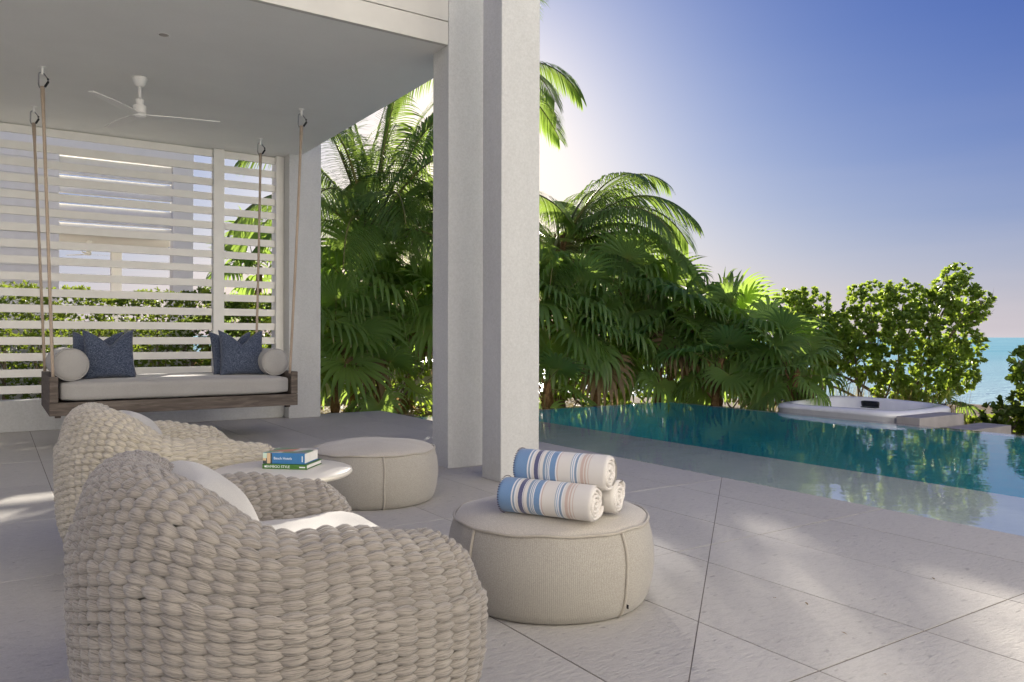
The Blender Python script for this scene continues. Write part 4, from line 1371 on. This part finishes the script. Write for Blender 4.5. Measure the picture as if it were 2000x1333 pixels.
coconut('coconut palm between pier and columns, its trunk rising behind the fan palms', c.x, c.y, c.z, [s_ for k, s_ in enumerate(spread(26, 3, 16, 84)) if k not in (19, 25)], 31, 1.0, 0.12)
c = at(1092, 492, d=16.2)
coconut('coconut palm right of the front column with fronds arching over the fan palms', c.x, c.y, c.z, spread(16, 8, -22, 60) + [(-28, 62, 1.0), (-44, 52, 1.15), (-14, 44, 1.2), (-36, 26, 1.25), (-60, 34, 1.0), (-8, 18, 1.2), (-30, 10, 1.2), (-75, 60, 0.95), (25, 60, 0.95), (60, 58, 0.9)], 32, 1.05, 0.12)
c = at(955, 150, d=17.0)
coconut('tallest coconut palm, only frond tips showing at both sides of the columns', c.x, c.y, c.z, spread(20, 12, -35, 72), 33, 0.85, 0.12)
c = at(885, 440, d=15.0)
coconut('coconut palm hidden behind the columns with dark fronds hanging left of them', c.x, c.y, c.z, spread(18, 17, -10, 70), 34, 0.95, 0.12)

# ------------------------------------------------------------------ broadleaf shrubs
def leaves_mesh(name, centers, normals, nper, size, mat, seed, flat=0.5, obovate=True):
    """Rosettes of folded leaves: centers/normals arrays (n,3)."""
    r2 = np.random.default_rng(seed)
    n = len(centers)
    C_ = np.repeat(centers, nper, 0); N_ = np.repeat(normals, nper, 0)
    k = np.tile(np.arange(nper), n)
    az = k*2.39996 + np.repeat(r2.uniform(0, 6.28, n), nper)
    ref = np.where(np.abs(N_[:, 2:3]) > 0.9, np.array([[1.0, 0, 0]]), np.array([[0, 0, 1.0]]))
    a = np.cross(N_, ref); a /= np.linalg.norm(a, axis=1, keepdims=True); b = np.cross(N_, a)
    el = flat + r2.uniform(-0.35, 0.35, n*nper) + 0.75*(k/nper)
    rad = a*np.cos(az)[:, None] + b*np.sin(az)[:, None]
    d = rad*np.cos(el)[:, None] + N_*np.sin(el)[:, None]
    side = np.cross(d, N_); side /= (np.linalg.norm(side, axis=1, keepdims=True)+1e-9)
    up = np.cross(side, d)
    L_ = size*r2.uniform(0.7, 1.2, n*nper)[:, None]
    prof = [(0.0, 0.05), (0.45, 0.24 if obovate else 0.22), (0.78, 0.27 if obovate else 0.16), (1.0, 0.06)]
    P = []
    for (f, w) in prof:
        base = C_ + d*L_*f - N_*L_*0.10*f*f
        P += [base - side*L_*w + up*L_*w*0.35, base, base + side*L_*w + up*L_*w*0.35]
    V = np.stack(P, 1)          # (m,12,3)
    m = len(V)
    f0 = []
    for i in range(3):
        f0 += [(i*3, i*3+1, i*3+4, i*3+3), (i*3+1, i*3+2, i*3+5, i*3+4)]
    F = (np.array(f0)[None] + (np.arange(m)*12)[:, None, None]).reshape(-1, 4)
    U = np.tile(np.array([(x, f*0.9) for f, w in prof for x in (0, 0.5, 1)]), (m, 1))
    V = V.reshape(-1, 3)
    me = bpy.data.meshes.new(name)
    me.vertices.add(len(V)); me.vertices.foreach_set('co', V.astype(np.float32).ravel())
    me.loops.add(F.size); me.loops.foreach_set('vertex_index', F.astype(np.int32).ravel())
    me.polygons.add(len(F)); me.polygons.foreach_set('loop_start', np.arange(0, F.size, 4, dtype=np.int32))
    me.polygons.foreach_set('use_smooth', np.ones(len(F), dtype=bool))
    lay = me.uv_layers.new(name='UVMap'); lay.data.foreach_set('uv', U[F.ravel()].astype(np.float32).ravel())
    me.materials.append(mat); me.update(calc_edges=True)
    return me

def clump_points(clumps, dens, seed):
    r2 = np.random.default_rng(seed)
    Cs, Ns = [], []
    for (cx, cy, cz, r) in clumps:
        n = max(6, int(dens*r*r))
        v = r2.normal(size=(n, 3)); v /= np.linalg.norm(v, axis=1, keepdims=True)
        rr = r*(0.45 + 0.6*r2.random(n)**0.5)
        p = np.array([cx, cy, cz]) + v*rr[:, None]*np.array([1, 1, 0.85])
        nn = v + np.array([0, 0, 0.8]); nn /= np.linalg.norm(nn, axis=1, keepdims=True)
        Cs.append(p); Ns.append(nn)
    return np.concatenate(Cs), np.concatenate(Ns)

def shrub(name, label, base, clumps, dens, nper, size, mat, seed, group=None, stems=7, cat='shrub', twig_r=0.022):
    t = thing(name, label, cat, base, 0, group)
    Cp, Np = clump_points(clumps, dens, seed)
    f = link('foliage', leaves_mesh('foliage', Cp, Np, nper, size, mat, seed), t); f['kind'] = 'stuff'
    r2 = random.Random(seed)
    mb = MB()
    for (cx, cy, cz, r) in clumps:
        s = Vector((r2.uniform(-.25, .25), r2.uniform(-.25, .25), -0.1)); e = Vector((cx, cy, cz))
        m1 = s.lerp(e, 0.4) + Vector((r2.uniform(-.15, .15), r2.uniform(-.15, .15), -0.1*e.z)); m2 = s.lerp(e, 0.75) + Vector((r2.uniform(-.1, .1),)*3)
        mb.tube([s, m1, m2, e], [twig_r, twig_r*0.8, twig_r*0.6, twig_r*0.3], 6)
        for k in range(3):
            e2 = e + Vector((r2.uniform(-1, 1), r2.uniform(-1, 1), r2.uniform(-.3, 1)))*r*0.8
            mb.tube([m2, m2.lerp(e2, 0.5)+Vector((0, 0, 0.04)), e2], [twig_r*0.5, twig_r*0.35, twig_r*0.2], 5)
    mb.build('stem', M['twig'], t)
    return t

def px_clumps(base, items):
    out = []
    for (px, py, d, r) in items:
        c = at(px, py, d=d); out.append((c.x-base[0], c.y-base[1], c.z-base[2], r))
    return out
def base_at(px, d):
    c = at(px, 700, d=d); return (c.x, c.y, gz(c.x, c.y))
bs = base_at(1720, 14.2)
shrub('broadleaf_shrub', 'tall bright green broadleaf shrub behind the hot tub, its top reaching above the sea horizon', bs, px_clumps(bs, [
    (1700, 590, 14.3, 0.42), (1765, 590, 14.2, 0.42), (1820, 610, 14.0, 0.42), (1862, 575, 13.9, 0.38), (1868, 542, 13.9, 0.24), (1895, 600, 13.9, 0.33), (1850, 660, 13.8, 0.42),
    (1890, 680, 13.8, 0.32), (1780, 650, 13.8, 0.46), (1715, 650, 14.0, 0.45), (1660, 640, 14.4, 0.40), (1690, 710, 14.1, 0.42), (1760, 715, 13.8, 0.42), (1830, 720, 13.7, 0.42),
    (1875, 735, 13.7, 0.30), (1640, 690, 14.5, 0.34), (1800, 765, 13.8, 0.32), (1740, 765, 14.0, 0.3), (1915, 590, 13.9, 0.18)]), 640, 10, 0.096, M['bush_leaf'], 61, 'broadleaf shrubs by the sea')
bs = base_at(1560, 15.2)
shrub('broadleaf_shrub', 'darker broadleaf shrub between the last fan palm and the tall bright shrub', bs, px_clumps(bs, [
    (1545, 600, 15.2, 0.36), (1580, 600, 15.3, 0.40), (1600, 640, 15.1, 0.42), (1560, 660, 15.0, 0.45), (1620, 690, 14.9, 0.40), (1580, 720, 14.8, 0.40), (1540, 740, 14.9, 0.35), (1640, 650, 15.2, 0.3)]),
    640, 10, 0.096, M['bush_leaf'], 62, 'broadleaf shrubs by the sea')
bs = base_at(2010, 12.2)
shrub('broadleaf_shrub', 'leafy branch of a shrub entering at the right edge above the sea', bs, px_clumps(bs, [(1995, 705, 12.2, 0.13), (2010, 735, 12.1, 0.20), (1985, 728, 12.2, 0.12), (2030, 690, 12.2, 0.25), (2030, 760, 12.2, 0.25)]),
      420, 8, 0.12, M['bush_leaf'], 63, 'broadleaf shrubs by the sea')
bs = base_at(1965, 12.8)
shrub('low_bush', 'low round dark green bush at the right edge beyond the stone step', bs, px_clumps(bs, [(1990, 800, 12.8, 0.30), (1960, 812, 12.7, 0.26), (1985, 830, 12.5, 0.28), (2025, 790, 12.8, 0.34), (1935, 822, 12.9, 0.18), (1912, 826, 13.2, 0.14), (1890, 822, 13.5, 0.12), (2030, 830, 12.5, 0.3)]),
      420, 8, 0.115, M['hedge_leaf'], 64)
bs = base_at(785, 13.6)
shrub('broadleaf_shrub', 'sunlit yellow green shrub under the fan palms just left of the columns', bs, px_clumps(bs, [(770, 690, 13.7, 0.28), (800, 720, 13.6, 0.30), (825, 750, 13.6, 0.28), (775, 765, 13.5, 0.22), (740, 760, 13.3, 0.18), (735, 790, 13.1, 0.12), (820, 790, 13.4, 0.22), (845, 700, 13.7, 0.3)]),
      330, 7, 0.10, M['bush_leaf'], 65)
bs = base_at(1180, 15.6)
shrub('broadleaf_shrub', 'sunlit yellow green shrub low behind the fan palms at the far pool wall', bs, px_clumps(bs, [(1150, 745, 15.4, 0.30), (1190, 760, 15.3, 0.30), (1110, 760, 15.2, 0.26), (1240, 760, 15.5, 0.28), (1170, 785, 15.1, 0.24), (1060, 700, 15.4, 0.3)]),
      330, 7, 0.09, M['bush_leaf'], 66)
bs = base_at(1500, 15.0)
shrub('broadleaf_shrub', 'yellow leaved undergrowth shrub between the fan palm stems and the hot tub', bs, px_clumps(bs, [(1440, 760, 15.0, 0.22), (1490, 755, 14.9, 0.24), (1530, 765, 14.7, 0.22), (1575, 770, 14.6, 0.2), (1470, 785, 14.7, 0.18)]),
      330, 6, 0.08, M['hedge_leaf'], 67)

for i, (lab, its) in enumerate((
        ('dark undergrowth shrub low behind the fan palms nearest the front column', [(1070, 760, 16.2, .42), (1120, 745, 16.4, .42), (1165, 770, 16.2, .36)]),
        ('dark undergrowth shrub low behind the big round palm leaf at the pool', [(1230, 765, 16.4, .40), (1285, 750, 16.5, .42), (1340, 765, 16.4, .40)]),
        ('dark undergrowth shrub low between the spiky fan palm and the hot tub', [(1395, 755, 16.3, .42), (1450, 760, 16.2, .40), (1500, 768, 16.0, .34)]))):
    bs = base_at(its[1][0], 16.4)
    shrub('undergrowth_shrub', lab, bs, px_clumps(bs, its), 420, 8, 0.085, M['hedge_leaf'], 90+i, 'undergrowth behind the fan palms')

# hedge behind the slatted screen
hd = thing('hedge', 'clipped green hedge between the slatted screen and the neighbouring pavilion', 'hedge', (0, 13.0, -0.12))
r3 = np.random.default_rng(5)
nh = 10500
hx = r3.uniform(-3.2, 4.3, nh); hz = r3.uniform(0, 1, nh)**0.75*1.98; hy = r3.uniform(-0.42, 0.5, nh)
top = 1.84 + 0.05*np.sin(hx*3.1) + 0.05*np.sin(hx*7.3)
hz = np.minimum(hz, top) + r3.uniform(-0.05, 0.05, nh)
keep = (r3.random(nh) < np.clip(0.72 + hz*0.4 + (hx > 0.9)*0.5, 0, 1))
cen = np.stack([hx, hy, hz], 1)[keep]
nn = np.stack([r3.normal(size=nh)*0.6, r3.normal(size=nh)*0.6 - 0.1, np.abs(r3.normal(size=nh))+0.3], 1)[keep]; nn /= np.linalg.norm(nn, axis=1, keepdims=True)
f = link('foliage', leaves_mesh('foliage', cen, nn, 6, 0.058, M['hedge_leaf'], 70, 0.4, False), hd); f['kind'] = 'stuff'
for k in range(14):
    x = -3.0+k*0.52 + random.uniform(-.1, .1)
    b = MB(); b.tube([(x, 0, -0.1), (x+random.uniform(-.1, .1), 0.05, 0.5), (x+random.uniform(-.2, .2), -0.05, 1.0), (x+random.uniform(-.3, .3), 0, 1.6)], [0.028, 0.024, 0.018, 0.008], 6)
    for q in range(4):
        a_ = Vector((x, 0, random.uniform(0.3, 0.9)))
        b.tube([a_, a_+Vector((random.uniform(-.3, .3), random.uniform(-.2, .2), 0.4))], [0.012, 0.006], 5)
    b.build('stem', M['twig'], hd)

# leaning trunks and dry stems behind the hot tub
dt = thing('fallen_branches', 'bare leaning branches under the tall bright shrub behind the hot tub', 'branches', base_at(1690, 14.6))
bo = Vector(dt.location)
for (x0, y0, x1, y1, d0_, d1_, rr) in ((1740, 790, 1610, 722, 14.4, 14.8, 0.035), (1690, 790, 1590, 745, 14.5, 14.8, 0.03), (1790, 780, 1640, 715, 14.3, 14.7, 0.028), (1770, 700, 1640, 760, 14.2, 14.6, 0.02), (1880, 640, 1945, 590, 13.8, 13.9, 0.008), (1885, 650, 1940, 612, 13.8, 13.9, 0.007)):
    a_, e_ = at(x0, y0, d=d0_)-bo, at(x1, y1, d=d1_)-bo
    m_ = a_.lerp(e_, 0.5) + Vector((0, 0, 0.07))
    b = MB(); b.tube([a_, a_.lerp(m_, 0.5)+Vector((0, 0, 0.02)), m_, m_.lerp(e_, 0.5)+Vector((0.02, 0, 0.01)), e_], [rr, rr*0.9, rr*0.8, rr*0.65, rr*0.4], 7)
    for q in range(5):
        s_ = a_.lerp(e_, random.uniform(0.3, 1)); b.tube([s_, s_+Vector((random.uniform(-.25, .25), random.uniform(-.2, .2), random.uniform(0.05, .35)))], [rr*0.35, rr*0.12], 5)
    b.build('branch', M['twig'], dt)

def grass_tufts(name, spots, seed, mat, h0, h1):
    r2 = np.random.default_rng(seed)
    V, F, UV = [], [], []
    for (x, y, z, n, rad_) in spots:
        for k in range(n):
            a_ = r2.uniform(0, 6.28); rr = rad_*math.sqrt(r2.random()); bx, by = x+rr*math.cos(a_), y+rr*math.sin(a_)
            h = r2.uniform(h0, h1); ln = r2.uniform(0.05, 0.45)*h; a2 = r2.uniform(0, 6.28); w = r2.uniform(0.004, 0.008)
            sx_, sy_ = -math.sin(a2)*w, math.cos(a2)*w; o = len(V)
            for f_ in (0, 0.4, 0.75, 1.0):
                cx_, cy_ = bx+math.cos(a2)*ln*f_*f_, by+math.sin(a2)*ln*f_*f_; q = 1-f_*0.9
                V += [(cx_-sx_*q, cy_-sy_*q, z+h*f_), (cx_+sx_*q, cy_+sy_*q, z+h*f_)]; UV += [(0, f_*0.9), (1, f_*0.9)]
            for m in range(3): F.append((o+m*2, o+m*2+1, o+m*2+3, o+m*2+2))
    b = MB(); b.add(V, F, UV)
    return tag(b.build(name, mat), None, None, None, 'stuff')
spots = []
for (px, d, n, rad_) in ((1590, 14.2, 60, 0.3), (1630, 14.0, 70, 0.3), (1670, 13.9, 70, 0.3), (1710, 13.8, 70, 0.3), (1760, 13.5, 60, 0.3), (1800, 13.3, 60, 0.3), (1840, 13.1, 40, 0.25), (1550, 14.6, 60, 0.3), (1500, 14.8, 60, 0.3), (1870, 12.9, 40, 0.2), (1640, 15.4, 80, 0.5), (1720, 15.4, 80, 0.5)):
    c = at(px, 760, d=d); spots.append((c.x, c.y, gz(c.x, c.y)-0.03, n, rad_))
tag(grass_tufts('dry_grass', spots, 9, M['dry_grass'], 0.35, 0.8))
# fallen leaves on the soil
def litter():
    r2 = np.random.default_rng(4); n = 2600
    x = r2.uniform(2.5, 12, n); y = r2.uniform(10.95, 15.0, n)
    ok = ~((x < 4.9) & (y < 10.95)); x, y = x[ok], y[ok]
    cen = np.stack([x, y, np.array([gz(a, b) for a, b in zip(x, y)])+0.015], 1)
    few = [at(px, py, z=0.004) for px, py in ((1365, 1097), (1510, 1168), (1578, 1182), (1732, 1318), (1655, 1240), (1290, 960), (1820, 1128), (220, 1010))]
    few = np.array([tuple(q) for q in few])
    nn = np.tile(np.array([[0, 0, 1.0]]), (len(cen), 1))
    o = link('leaf_litter', leaves_mesh('leaf_litter', cen, nn, 1, 0.13, M['dry_grass'], 33, 0.1, False)); tag(o, None, None, None, 'stuff')
    o = link('leaf_litter', leaves_mesh('leaf_litter', few, np.tile(np.array([[0, 0, 1.0]]), (len(few), 1)), 1, 0.022, M['dead_leaf'], 35, 0.1, False)); tag(o, None, None, None, 'stuff')
litter()
